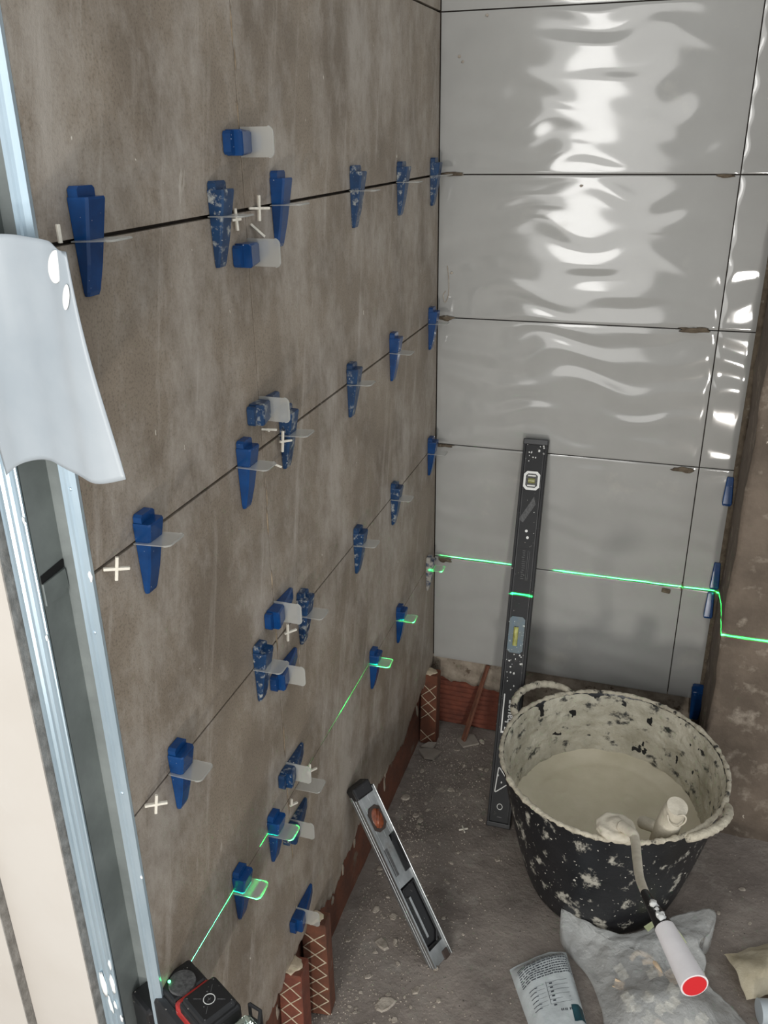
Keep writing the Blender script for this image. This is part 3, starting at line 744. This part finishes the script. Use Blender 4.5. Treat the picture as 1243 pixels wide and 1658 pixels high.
for v in bm.verts: v.co += Vector((noise.noise(v.co * 90), noise.noise(v.co * 90 + Vector((3, 1, 2))), 0)) * .0035
mesh_obj('top_cap', bm, M['blackplastic'], sl)
bm = bmesh.new(); box(bm, .032, SW - .003, -.0005, .020, -.0200, -.0030, bev=.003, seg=2); mesh_obj('bottom_cap', bm, M['vialrim'], sl)
bm = bmesh.new(); blob(bm, (.004, .004, -.004), 1, .6, 2, 2, (.006, .004, .005)); mesh_obj('mortar_crust', bm, M['chip'], sl, smooth=True)

# ================================================================= TUB OF ADHESIVE
TC = Vector((0.490, -0.413, F)); RH_ = 0.325
tub = empty('mortar_tub', TC); tag(tub, 'black flexible tub splashed with mortar, half full of wet tile adhesive', 'tub')
def rad(z): return 0.146 + (0.226 - 0.146) * (z / RH_) ** 0.72
def lathe(prof, n=96, wob=None, closed_bottom=True):
    bm = bmesh.new(); rings = []
    for (r, z) in prof:
        rings.append([bm.verts.new((r * math.cos(2 * PI * k / n), 1.03 * r * math.sin(2 * PI * k / n), z)) for k in range(n)])
    for A, B in zip(rings, rings[1:]):
        for k in range(n): bm.faces.new((A[k], A[(k + 1) % n], B[(k + 1) % n], B[k]))
    if closed_bottom: bm.faces.new(rings[0][::-1])
    if wob:
        for v in bm.verts: v.co = wob(v.co)
    return bm
prof = []
for i in range(66):
    z = i / 65 * RH_; prof.append((rad(z) + (0.0007 if i % 2 else -.0002), z))
prof += [(rad(RH_) + .004, RH_ - .002), (rad(RH_) + .004, RH_ + .002), (rad(RH_) - .003, RH_ + .002)]
for i in range(24): prof.append((rad(RH_ * (1 - i / 24)) - .0045, RH_ * (1 - i / 24)))
mesh_obj('shell', lathe(prof), M['tub'], tub, smooth=True, auto=40)
MZ = 0.178
# mortar coating inside
bm = lathe([(rad(z) - .0040, z) for z in [MZ - .01 + (RH_ - .000 - MZ + .01) * i / 40 for i in range(41)]], n=180, closed_bottom=False)
for v in bm.verts:
    p = v.co * 26; d = noise.noise(p) * .5 + noise.noise(p * 2.7) * .35 + noise.noise(p * 6) * .15
    k = Vector((v.co.x, v.co.y, 0)).normalized(); v.co -= k * max(0, (.0035 + .009 * d) * min(1, (RH_ - v.co.z) / .02 + .15))
mesh_obj('mortar_coating', bm, M['tubin'], tub, smooth=True)
# adhesive surface
bm = bmesh.new(); nr, na = 46, 120; R0 = rad(MZ) - .004
cen = bm.verts.new((0, 0, MZ + .002)); prev = None
def mh(x, y):
    r = math.hypot(x, y) / R0
    z = MZ + 0.004 * noise.noise(Vector((x * 9, y * 9, 0))) + .0015 * noise.noise(Vector((x * 34, y * 34, 4))) + .010 * max(0, r - .82) / .18
    for (cx, cy, rr) in ((-.045, -.045, .026), (.045, .05, .016), (-.11, .055, .024)):
        d = math.hypot(x - cx, y - cy); z += .0016 * math.exp(-((d - rr) / .0035) ** 2)
    return z
for i in range(1, nr + 1):
    r = R0 * i / nr
    ring = [bm.verts.new((r * math.cos(2 * PI * k / na), 1.03 * r * math.sin(2 * PI * k / na), mh(r * math.cos(2 * PI * k / na), 1.03 * r * math.sin(2 * PI * k / na)))) for k in range(na)]
    for k in range(na):
        if prev: bm.faces.new((prev[k], prev[(k + 1) % na], ring[(k + 1) % na], ring[k]))
        else: bm.faces.new((cen, ring[k], ring[(k + 1) % na]))
    prev = ring
mo = mesh_obj('wet_adhesive', bm, M['wetmortar'], tub, smooth=True); mo['label'] = 'cream wet tile adhesive filling the tub'
# crusted rim
bm = bmesh.new(); n = 260; rings = []
for k in range(n):
    a = 2 * PI * k / n; c = Vector((math.cos(a) * (rad(RH_) + .0005), 1.03 * math.sin(a) * (rad(RH_) + .0005), RH_ + .002)); o_ = Vector((math.cos(a), math.sin(a), 0))
    rr = .0048 + .0022 * noise.noise(c * 60) + .0022 * noise.noise(c * 170)
    rings.append([bm.verts.new(c + o_ * math.cos(t * PI / 5) * rr + Vector((0, 0, 1)) * math.sin(t * PI / 5) * rr * .95) for t in range(10)])
for k in range(n):
    A, B = rings[k], rings[(k + 1) % n]
    for t in range(10): bm.faces.new((A[t], B[t], B[(t + 1) % 10], A[(t + 1) % 10]))
mesh_obj('rim', bm, M['tubrim'], tub, smooth=True)
# handles
for (a0, a1, out, lab) in ((118, 158, .042, 'tub'), (-50, -18, .020, 'tub')):
    c = []
    for i in range(25):
        t = i / 24; a = math.radians(a0 + (a1 - a0) * t); s = math.sin(PI * t) ** .6
        r = rad(RH_) + .003 + out * s
        c.append((r * math.cos(a), 1.03 * r * math.sin(a), RH_ - .004 + .016 * s))
    bm = bmesh.new(); tube(bm, c, [(.0075 + .0016 * (i % 2) if 3 < i < 21 else .0082) for i in range(25)], 10)
    mesh_obj('handle', bm, M['tubrim'], tub, smooth=True)

# ================================================================= TOOLS IN THE TUB
tr = empty('mixing_trowel', (0.545, -0.665, 0.147)); tag(tr, 'trowel lying over the tub rim, white handle with a red end towards the camera', 'trowel')
O = Vector((0.545, -0.665, 0.147))
def tpart(name, ctrl, r, m, seg=8, n=14, par=None, smooth=True, auto=None):
    bm = bmesh.new(); pts = smoothpath([Vector(p) - O for p in ctrl], seg) if len(ctrl) > 2 else [Vector(p) - O for p in ctrl]
    rr = r if not isinstance(r, (list, tuple)) else [r[0] + (r[1] - r[0]) * i / (len(pts) - 1) for i in range(len(pts))]
    tube(bm, pts, rr, n); return mesh_obj(name, bm, m, par or tr, smooth=smooth, auto=auto)
red = Vector((0.6274, -1.0542, 0.2713)); hs = Vector((0.5889, -0.9702, 0.268)); fs = Vector((0.562, -0.8997, 0.2502))
tpart('tang', [(0.52, -0.632, 0.128), (0.54, -0.655, 0.137), (0.5462, -0.6738, 0.1375), (0.5501, -0.7435, 0.1657), (0.5541, -0.82, 0.2021), (0.5605, -0.8864, 0.2422), (0.5648, -0.9059, 0.2514)], (.0100, .0058), M['creammortar'])
tpart('ferrule', [fs + (fs - hs) * .05, fs * .45 + hs * .55, hs + (hs - fs) * .05], (.0065, .0138), M['blackplastic'], n=20)
hd = (red - hs).normalized()
hh = tpart('handle', [hs, red], (.0142, .0188), M['handle'], n=28, auto=50); hh['label'] = 'white plastic handle'
tpart('handle_end', [red - hd * .001, red + hd * .0012], (.0164, .0162), M['redcap'], n=28, auto=50)
bm = bmesh.new(); random.seed(6)
for (t, s) in ((.45, .006), (.62, .003), (.80, .006), (.86, .0055)):
    p = fs * (1 - t) + hs * t + Vector((-.002, -.002, .0105 + .004 * t)) - O; blob(bm, p, 1, .8, t * 10, 2, (s, s, s * .6))
mesh_obj('paint_splash', bm, M['white'], tr, smooth=True)
# mortar-laden disc at the tub end
bm = bmesh.new()
c = Vector((0.512, -0.622, 0.112)) - O
for ring_i in range(1): pass
rs = bmesh.ops.create_icosphere(bm, subdivisions=4, radius=1.0)
for v in rs['verts']:
    d = v.co.copy(); r = math.hypot(d.x, d.y)
    k = 1 + .10 * noise.noise(d * 3); groove = -.10 * math.exp(-((r - .55) / .16) ** 2) * (1 if d.z > 0 else 0)
    v.co = c + Vector((d.x * .036 * k, d.y * .034 * k, (d.z * .017 + groove * .05) * k))
mesh_obj('mortar_lump', bm, M['creammortar'], tr, smooth=True)

pd = empty('coated_paddle', (0.610, -0.560, 0.02)); tag(pd, 'mortar-coated tool handle standing in the adhesive by the right rim', 'tool')
O = Vector((0.610, -0.560, 0.02))
tpart('grip', [(0.598, -0.560, 0.030), (0.603, -0.570, 0.090), (0.609, -0.580, 0.135), (0.614, -0.588, 0.160)], (.0245, .0190), M['creammortar'], par=pd, n=24, auto=60)
tpart('crossbar', [(0.560, -0.535, 0.060), (0.585, -0.560, 0.078), (0.605, -0.570, 0.085)], .0125, M['creammortar'], par=pd, n=14, auto=60)
tpart('wire_loop', [(0.612, -0.604, 0.150), (0.624, -0.606, 0.158), (0.630, -0.604, 0.150), (0.628, -0.603, 0.138), (0.618, -0.604, 0.126)], .0016, M['creammortar'], par=pd, n=8)
tpart('wire_loop', [(0.598, -0.604, 0.150), (0.602, -0.608, 0.138), (0.610, -0.608, 0.130), (0.620, -0.606, 0.128)], .0014, M['creammortar'], par=pd, n=8)

# ================================================================= LASER LEVEL
e1 = Vector((.47, .883, 0)).normalized(); e2 = Vector((e1.y, -e1.x, 0))
LO = Vector((0.0715, -1.313, 0.3505))
ll = empty('laser_level'); ll.matrix_world = frame(LO, e2, e1, Vector((0, 0, 1)))
tag(ll, 'red and black laser level at the foot of the steel stud', 'laser level')
def lb_(name, dims, m, bev=.003, par=ll, seg=2, **k): return boxobj(name, dims, m, par, bev=bev, seg=seg, **k)
tp = lb_('top_cover', (-.0245, .0245, -.0235, .0235, -.012, .004), M['blackplastic'], .0045)
lb_('cover_bezel', (-.0275, .0275, -.0265, .0265, -.030, -.004), M['blackplastic'], .004)
lb_('red_housing', (-.0400, .0270, -.0275, .0235, -.060, -.013), M['red'], .006)
lb_('body', (-.084, .034, -.036, .029, -.130, -.028), M['blackplastic'], .010)
# crosshair engraved on the cover
bm = bmesh.new(); tube(bm, [(.0068 * math.cos(a * PI / 12), .0068 * math.sin(a * PI / 12), .0042) for a in range(25)], .0005, 6); mesh_obj('compass_ring', bm, M['white'], tp, smooth=True)
bm = bmesh.new()
for k in range(4):
    a = k * PI / 2 + PI / 4 - .78 + PI / 4 * 1
    c_, s_ = math.cos(a), math.sin(a)
    tube(bm, [(c_ * .0095, s_ * .0095, .0042), (c_ * .0190, s_ * .0190, .0042)], .00045, 6)
tube(bm, [(-.0022, 0, .0042), (.0022, 0, .0042)], .0004, 6); tube(bm, [(0, -.0022, .0042), (0, .0022, .0042)], .0004, 6)
mesh_obj('cross_marks', bm, M['labelgrey'], tp)
bm = bmesh.new()
for (x, y) in ((-.019, -.0185), (.019, -.0185), (-.019, .0185), (.019, .0185), (.004, -.010), (-.010, .004)):
    blob(bm, (x, y, .0042), .0011, .3, x * 90, 1, (1, 1, .5))
mesh_obj('screws', bm, M['labelgrey'], tp, smooth=True)['kind'] = 'stuff'
# glazed laser window with black cage
wn = empty('laser_window', (.036, .018, -.018)); wn.parent = ll
cage = bmesh.new()
P_ = [(-.004, .016, .012), (.012, .020, .012), (.026, .006, .006), (.026, -.012, .006), (.012, -.026, .006)]
tube(cage, [Vector(p) for p in P_], .0024, 8); tube(cage, [Vector(p) - Vector((0, 0, .024)) for p in P_], .0024, 8)
for i in (0, 1, 2, 3): tube(cage, [Vector(P_[i]), Vector(P_[i]) - Vector((0, 0, .024))], .0022, 8)
mesh_obj('window_frame', cage, M['blackplastic'], wn)
bm = bmesh.new(); box(bm, -.004, .021, -.018, .012, -.028, .004, bev=.004); mesh_obj('window_glass', bm, M['glass'], wn)
# control face with button and lit LED
pn = lb_('control_panel', (-.082, -.0405, -.026, .022, -.030, -.017), M['blackplastic'], .004)
bm = bmesh.new(); bmesh.ops.create_cone(bm, segments=28, radius1=.0175, radius2=.0165, depth=.006, cap_ends=True, matrix=Matrix.Translation((-.056, -.004, -.0165))); mesh_obj('round_button', bm, M['labelgrey'], pn)
bm = bmesh.new(); blob(bm, (-.066, -.016, -.0120), .0019, 0, 0, 2); mesh_obj('green_led', bm, M['led'], pn, smooth=True)
bm = bmesh.new(); blob(bm, (-.034, .0300, -.0485), .0028, 0, 0, 2); mesh_obj('laser_lens', bm, M['led'], pn, smooth=True)
bm = bmesh.new(); box(bm, -.125, -.080, -.044, -.012, -.140, -.058, bev=.006, seg=2); mesh_obj('wall_bracket', bm, M['blackplastic'], ll)

# ================================================================= HOLLOW BRICK BLOCKS
def hollow_block(name, x0, x1, y0, y1, z0, z1, label, m='brick_dark', tilt=(0, 0, 0), pitch=.036, skip=(), rid=.0011, top=True):
    e = empty(name, ((x0 + x1) / 2, (y0 + y1) / 2, z0), tilt); tag(e, label, 'brick', 'hollow brick pieces propping the tiles')
    hx = (x1 - x0) / 2; hy = (y1 - y0) / 2; h = z1 - z0
    bm = bmesh.new(); box(bm, -hx, hx, -hy, hy, 0, h, bev=.002); mesh_obj('block', bm, M[m], e)
    bm = bmesh.new(); random.seed(int(abs(x0 * 999 + y0 * 777)) + 1)
    nrow = int(h / pitch)
    for r in range(nrow):
        if r in skip: continue
        zc = (r + .5) * pitch + .004
        for s in (-1, 1):
            j = random.uniform(-.002, .002)
            p0 = Vector((-hx + .002, -hy - .0004, zc - s * pitch * .52 + j)); p1 = Vector((hx - .002, -hy - .0004, zc + s * pitch * .52 + j))
            p0.z = min(max(p0.z, .004), h - .003); p1.z = min(max(p1.z, .004), h - .003)
            mid = (p0 + p1) / 2 + Vector((0, 0, random.uniform(-.0015, .0015)))
            tube(bm, [p0, p0.lerp(mid, .5) + Vector((0, 0, random.uniform(-.0008, .0008))), mid, mid.lerp(p1, .5), p1], rid, 6)
    rg = mesh_obj('mortar_ridges', bm, M['mortar'], e, smooth=True); rg['kind'] = 'stuff'; rg['label'] = 'criss-cross pale mortar ridges'
    if top:
        bm = bmesh.new(); blob(bm, (-.2 * hx, 0, h), 1, .5, x0 * 50, 3, (hx * .8, hy * .8, .004)); mesh_obj('mortar_cap', bm, M['mortar'], e, smooth=True)
    return e
hollow_block('hollow_brick', -0.014, 0.030, -0.085, -0.045, F, -0.014, 'dark hollow brick piece upright in the corner with mortar criss-cross', tilt=(-.06, 0, 0), skip=(1,))
hollow_block('hollow_brick', -0.004, 0.042, -0.905, -0.868, F, -0.022, 'taller rear hollow brick piece beneath the lowest wedge clip', tilt=(-.12, -.045, .12), pitch=.030)
hollow_block('hollow_brick', -0.014, 0.028, -0.995, -0.950, F, -0.040, 'nearer hollow brick piece with bright mortar criss-cross at the frame bottom', m='brick', tilt=(-.10, -.02, .10), pitch=.034, skip=(1,))

# stick leaning at the back
bm = bmesh.new(); box(bm, -.006, .006, -.0035, .0035, 0, .232, bev=.001)
for v in bm.verts: v.co.x *= (1.25 - v.co.z * 1.5)
d = Vector((0.150, 0.004, 0.003)) - Vector((0.099, -0.053, F + .004))
o = mesh_obj('wooden_stick', bm, M['wood'], loc=(0.099, -0.053, F + .004)); o.rotation_mode = 'QUATERNION'; o.rotation_quaternion = d.to_track_quat('Z', 'Y')
tag(o, 'thin reddish wooden stick leaning on the wall left of the long level', 'stick')

# ================================================================= FLOOR LITTER
def shard(loc, pts, th, rot, label, m='shard', cat='tile piece', name='tile_shard', group=None):
    bm = bmesh.new(); prism(bm, pts, lambda a, b: (a, b, 0), lambda a, b: (a, b, th))
    o = mesh_obj(name, bm, M[m], loc=loc, rot=rot); tag(o, label, cat, group); return o
shard((0.112, -0.045, F + .004), [(-.030, -.004), (-.010, -.030), (.030, -.008), (.012, .024), (-.012, .020)], .006, (.05, .02, .1), 'square grey tile offcut on the floor at the foot of the stick')
shard((0.004 + .018, -0.125, F + .004), [(-.028, .002), (-.004, -.024), (.022, -.022), (.032, .010), (-.002, .020)], .006, (.04, -.05, -.05), 'grey tile offcut on the floor before the corner brick')
shard((0.022, -0.104, F + .014), [(-.024, .000), (.004, -.012), (.018, .004), (-.004, .010)], .004, (.25, -.1, .4), 'thin splinter of tile lying on the offcut by the corner brick')
random.seed(77)
def chip_mesh(r, th, seed):
    bm = bmesh.new(); random.seed(seed); k = random.randint(6, 9)
    pts = [(r * random.uniform(.6, 1.1) * math.cos(2 * PI * i / k), r * random.uniform(.4, .8) * math.sin(2 * PI * i / k)) for i in range(k)]
    A = [bm.verts.new((x, y, -.001)) for x, y in pts]; B = [bm.verts.new((x * .8, y * .8, th * random.uniform(.7, 1.2))) for x, y in pts]
    bm.faces.new(A[::-1]); bm.faces.new(B)
    for i in range(k): bm.faces.new((A[i], A[(i + 1) % k], B[(i + 1) % k], B[i]))
    o = mesh_obj('mortar_chip', bm, M['chip']); me = o.data; bpy.data.objects.remove(o); return me
CH = [chip_mesh(1, .35, 50 + i) for i in range(8)]
spots = []
random.seed(9)
while len(spots) < 120:
    y = random.uniform(-0.95, -0.03); x = abs(random.gauss(0, .085)) + .012 + (.0 if y > -.8 else .03)
    if random.random() < .16: x = random.uniform(.1, .32)
    if x > .30 or (x > .22 and -.42 < y < -.2): continue
    if x < .055 and (y > -.14 or y < -.84): continue
    if math.hypot(x - .49, y + .413) < .18: continue
    spots.append((x, y, random.choice((.003, .004, .004, .005, .005, .006, .007, .009, .012))))
spots += [(.66, -.56, .008), (.72, -.47, .010), (.74, -.44, .007), (.79, -.36, .009), (.80, -.45, .006), (.705, -.52, .010), (.60, -.63, .006)]
for i, (x, y, r) in enumerate(spots):
    o = bpy.data.objects.new('mortar_chip', CH[i % 8]); COL.objects.link(o); o.location = (x, y, fh(x, y) + .0006); o.scale = (r, r, min(r, .007))
    o.rotation_euler = (random.uniform(-.15, .15), random.uniform(-.15, .15), random.uniform(0, 6.3))
    tag(o, 'small irregular mortar chip lying on the dusty concrete floor', 'debris', 'mortar chips scattered on the floor')
for (x, y, r, lab) in ((0.100, -0.915, .026, 'large flat mortar flake on the floor at the frame bottom'), (0.135, -0.845, .024, 'broad mortar flake between the short level and the brick blocks'),
                  (0.012, -0.300, .018, 'pale mortar flake at the foot of the grey wall behind the short level'), (0.085, -0.72, .020, 'elongated mortar flake under the leaning short level')):
    o = bpy.data.objects.new('mortar_flake', CH[int(r * 1000) % 8]); COL.objects.link(o); o.location = (x, y, fh(x, y)); o.scale = (r, r, .010); o.rotation_euler = (0, 0, x * 30)
    tag(o, lab, 'debris')
bm = bmesh.new(); random.seed(15)
for i in range(5200):
    y = random.uniform(-1.1, -0.02); x = abs(random.gauss(0, .11)) + .004 if random.random() < .72 else random.uniform(0, 1.0)
    if math.hypot(x - .49, y + .413) < .16 or x > 1.2 or (x > .66 and y > -.21): continue
    r = random.choice((.0007, .001, .0013, .0018, .0024)); z = fh(x, y)
    a = random.uniform(0, 6.3); vs = [bm.verts.new((x + r * math.cos(a + k * 2.1), y + r * math.sin(a + k * 2.1), z - .0002)) for k in range(3)] + [bm.verts.new((x, y, z + r * 1.1))]
    for f in ((0, 1, 3), (1, 2, 3), (2, 0, 3)): bm.faces.new([vs[k] for k in f])
cr = mesh_obj('mortar_crumbs', bm, M['chip']); tag(cr, 'fine mortar crumbs and grit strewn over the concrete floor', 'debris', kind='stuff')

# ================================================================= CLEAR BAG
def bag():
    out = [(0.425, -0.575), (0.470, -0.585), (0.520, -0.592), (0.565, -0.587), (0.610, -0.565), (0.650, -0.525), (0.722, -0.490), (0.716, -0.545), (0.692, -0.575), (0.708, -0.60), (0.705, -0.63), (0.745, -0.655), (0.790, -0.705), (0.830, -0.780), (0.700, -0.86), (0.555, -0.82), (0.525, -0.740), (0.497, -0.680), (0.462, -0.645), (0.434, -0.615)]
    n = 120
    P = smoothpath([(x, y, 0) for x, y in out] + [(out[0][0], out[0][1], 0)], 6)
    C = Vector((0.620, -0.640, 0)); nr = 26; bm = bmesh.new()
    lumps = [(.52, -.56, .035, .020), (.60, -.60, .05, .028), (.64, -.70, .06, .040), (.58, -.74, .05, .034), (.70, -.72, .05, .028), (.55, -.66, .04, .020)]
    def hz(x, y, s):
        z = .004 + sum(h * math.exp(-((x - a) ** 2 + (y - b) ** 2) / (r * r)) for a, b, r, h in lumps) * (1 - s ** 3)
        z += .050 * min(1, max(0, (y + .665) / .09)) ** 1.5
        z += .012 * abs(noise.noise(Vector((x * 22, y * 22, 3)))) + .004 * abs(noise.noise(Vector((x * 60, y * 60, 1))))
        return F + z
    cen = bm.verts.new((C.x, C.y, hz(C.x, C.y, 0))); prev = None
    for i in range(1, nr + 1):
        s = i / nr; ring = []
        for p in P[:-1]:
            q = C.lerp(p, s); ring.append(bm.verts.new((q.x, q.y, hz(q.x, q.y, s))))
        m = len(ring)
        for k in range(m):
            if prev: bm.faces.new((prev[k], prev[(k + 1) % m], ring[(k + 1) % m], ring[k]))
            else: bm.faces.new((cen, ring[k], ring[(k + 1) % m]))
        prev = ring
    low = [bm.verts.new((v.co.x, v.co.y, F + .0015)) for v in prev]; m = len(low)
    for k in range(m): bm.faces.new((prev[k], prev[(k + 1) % m], low[(k + 1) % m], low[k]))
    o = mesh_obj('clear_bag', bm, M['film'], smooth=True); tag(o, 'crumpled clear plastic bag of spare clips on the floor before the tub', 'bag')
    # clips and folds inside, seen through the film
    random.seed(21)
    for i in range(26):
        x = random.gauss(.60, .06); y = random.gauss(-.72, .06)
        if not (.54 < x < .76 and -.86 < y < -.60): continue
        bm = bmesh.new(); box(bm, -.014, .014, -.009, .009, -.0008, .0008, bev=.0006); box(bm, -.003, .003, -.009, .009, 0, .012)
        c = mesh_obj('spare_clip', bm, M['clippeach'] if i % 9 == 0 else M['clipwhite'], loc=(x, y, F + .007 + random.uniform(0, .016)), rot=(random.uniform(-.6, .6), random.uniform(-.6, .6), random.uniform(0, 3)))
        tag(c, 'pale plastic levelling clip inside the clear bag', 'tile clip', 'spare clips in the clear bag')
    for (x, y, a, lab) in ((.588, -.628, .3, 'peach-coloured bent clip showing through the upper part of the bag'), (.612, -.645, -.5, 'second peach-coloured clip showing through the bag, beside the white handle')):
        bm = bmesh.new(); tube(bm, smoothpath([(-.022, -.004, 0), (-.008, .006, .006), (.006, .001, .008), (.020, -.006, .002)], 5), .0052, 8)
        c = mesh_obj('peach_clip', bm, M['clippeach'], smooth=True, loc=(x, y, F + .034), rot=(0, 0, a)); tag(c, lab, 'tile clip')
    # tied green strip at the bag's mouth
    g = empty('green_tie', (.622, -.562, F + .066)); tag(g, 'pale green paper strip tied at the mouth of the clear bag', 'strip')
    for (pts) in ([(0, 0, 0), (.020, -.010, .006), (.045, -.030, -.006)], [(0, 0, 0), (.002, -.020, .004), (-.002, -.040, -.004)], [(-.030, -.020, -.004), (-.012, -.004, .004), (.003, .004, .006)]):
        bm = bmesh.new(); c = smoothpath(pts, 6); prev = None
        for i, p in enumerate(c):
            t = (c[min(i + 1, len(c) - 1)] - c[max(i - 1, 0)]).normalized(); s = t.cross(Vector((0, 0, 1))).normalized() * (.0065 * (1 - .5 * i / len(c)))
            row = [bm.verts.new(p - s), bm.verts.new(p + s), bm.verts.new(p + s + Vector((0, 0, -.0008))), bm.verts.new(p - s + Vector((0, 0, -.0008)))]
            if prev:
                for k in range(4): bm.faces.new((prev[k], prev[(k + 1) % 4], row[(k + 1) % 4], row[k]))
            prev = row
        mesh_obj('strip', bm, M['greenleaf'], g, smooth=False)
bag()

# ================================================================= PRINTED SACHET
def sachet():
    TL, TR = Vector((0.345, -0.706, 0)), Vector((0.446, -0.634, 0)); BL, BR = Vector((0.425, -0.86, 0)), Vector((0.515, -0.815, 0))
    X = (TR - TL).normalized(); W = (TR - TL).length; Y = (BL - TL); Lh = Y.length
    e = empty('printed_sachet', (0.43, -0.75, F)); tag(e, 'pale printed sachet with dark small print lying on the floor', 'sachet')
    O = Vector((0.43, -0.75, F))
    def P(u, v, dz=0):
        p = (TL * (1 - u) + TR * u) * (1 - v) + (BL * (1 - u) + BR * u) * v
        p = p + Vector((.35, .8, 0)).normalized() * (.022 * math.sin(PI * min(1, u * 1.0)) * (1 - v * .8))     # arched seal edge
        edge = min(1, u / .16) * min(1, (1 - u) / .16) * min(1, max(0, v - .03) / .14)
        h = .004 + .030 * (max(0, edge) ** .6) + .002 * noise.noise(Vector((u * 6, v * 7, 0)))
        return Vector((p.x, p.y, F + h + dz)) - O
    nu, nv = 34, 44; bm = bmesh.new()
    g = [[bm.verts.new(P(i / nu, j / nv)) for j in range(nv + 1)] for i in range(nu + 1)]
    for i in range(nu):
        for j in range(nv): bm.faces.new((g[i][j], g[i + 1][j], g[i + 1][j + 1], g[i][j + 1]))
    rim = [g[i][0] for i in range(nu + 1)] + [g[nu][j] for j in range(1, nv + 1)] + [g[i][nv] for i in range(nu - 1, -1, -1)] + [g[0][j] for j in range(nv - 1, 0, -1)]
    low = [bm.verts.new((v.co.x, v.co.y, .001)) for v in rim]; m = len(rim)
    for k in range(m): bm.faces.new((rim[k], rim[(k + 1) % m], low[(k + 1) % m], low[k]))
    mesh_obj('pouch', bm, M['sachet'], e, smooth=True, auto=60)
    bm = bmesh.new(); random.seed(2)
    def dash(u0, u1, v, t):
        k = 3
        for a in range(k):
            ua = u0 + (u1 - u0) * a / k; ub = u0 + (u1 - u0) * (a + 1) / k
            bm.faces.new([bm.verts.new(P(ua, v - t, .0005)), bm.verts.new(P(ub, v - t, .0005)), bm.verts.new(P(ub, v + t, .0005)), bm.verts.new(P(ua, v + t, .0005))])
    for r in range(9):
        v = .13 + r * .027; u = .05
        while u < .93:
            l = random.uniform(.02, .07); dash(u, min(.95, u + l), v, .0055); u += l + random.uniform(.010, .018)
    for r in range(6):
        v = .43 + r * .045; dash(.36, .92, v, .0012); dash(.10, .16 + random.uniform(0, .06), v + .012, .004); dash(.40, .45, v + .014, .007)
        dash(.18, .32, v, .0010)
    for uu in (.355, .92):
        for r in range(10): dash(uu - .003, uu + .003, .43 + r * .0235, .012)
    for uu in (.50, .53, .57, .60, .66, .69): dash(uu, uu + .018, .735, .012)
    mesh_obj('small_print', bm, M['ink'], e)
    bm = bmesh.new()
    def patch(u0, u1, v0, v1):
        n = 6
        for a in range(n):
            for b in range(n):
                ua, ub = u0 + (u1 - u0) * a / n, u0 + (u1 - u0) * (a + 1) / n; va, vb = v0 + (v1 - v0) * b / n, v0 + (v1 - v0) * (b + 1) / n
                bm.faces.new([bm.verts.new(P(ua, va, .0007)), bm.verts.new(P(ub, va, .0007)), bm.verts.new(P(ub, vb, .0007)), bm.verts.new(P(ua, vb, .0007))])
    patch(.70, .999, .70, .86)
    mesh_obj('teal_panel', bm, M['tealdark'], e)
sachet()

# cream cloth scrap and grey pipe piece at the right
def cloth():
    bm = bmesh.new(); n = 28
    A, B, C_, D = Vector((0.745, -0.560, 0)), Vector((0.870, -0.480, 0)), Vector((0.88, -0.60, 0)), Vector((0.783, -0.652, 0))
    g = []
    for i in range(n + 1):
        u = i / n; row = []
        for j in range(n + 1):
            v = j / n; p = (A * (1 - u) + B * u) * (1 - v) + (D * (1 - u) + C_ * u) * v
            p += Vector((noise.noise(p * 30), noise.noise(p * 30 + Vector((5, 5, 5))), 0)) * .008
            z = F + .012 + .040 * math.sin(PI * min(1, max(0, v * .9 + .05))) * math.sin(PI * (.15 + .8 * u)) + .010 * noise.noise(p * 24)
            row.append(bm.verts.new((p.x, p.y, z)))
        g.append(row)
    for i in range(n):
        for j in range(n): bm.faces.new((g[i][j], g[i + 1][j], g[i + 1][j + 1], g[i][j + 1]))
    r = bmesh.ops.solidify(bm, geom=bm.faces[:], thickness=.002)
    o = mesh_obj('cloth_scrap', bm, M['cream'], smooth=True); tag(o, 'crumpled cream cloth scrap on the floor right of the clear bag', 'cloth')
cloth()
bm = bmesh.new(); tube(bm, [(0.80, -0.672, F + .024), (0.93, -0.640, F + .024)], .022, 24)
o = mesh_obj('pipe_piece', bm, M['greybox'], smooth=True, auto=50); tag(o, 'grey plastic pipe piece in front of the cream cloth at the right edge', 'pipe')
bpy.context.view_layer.update()
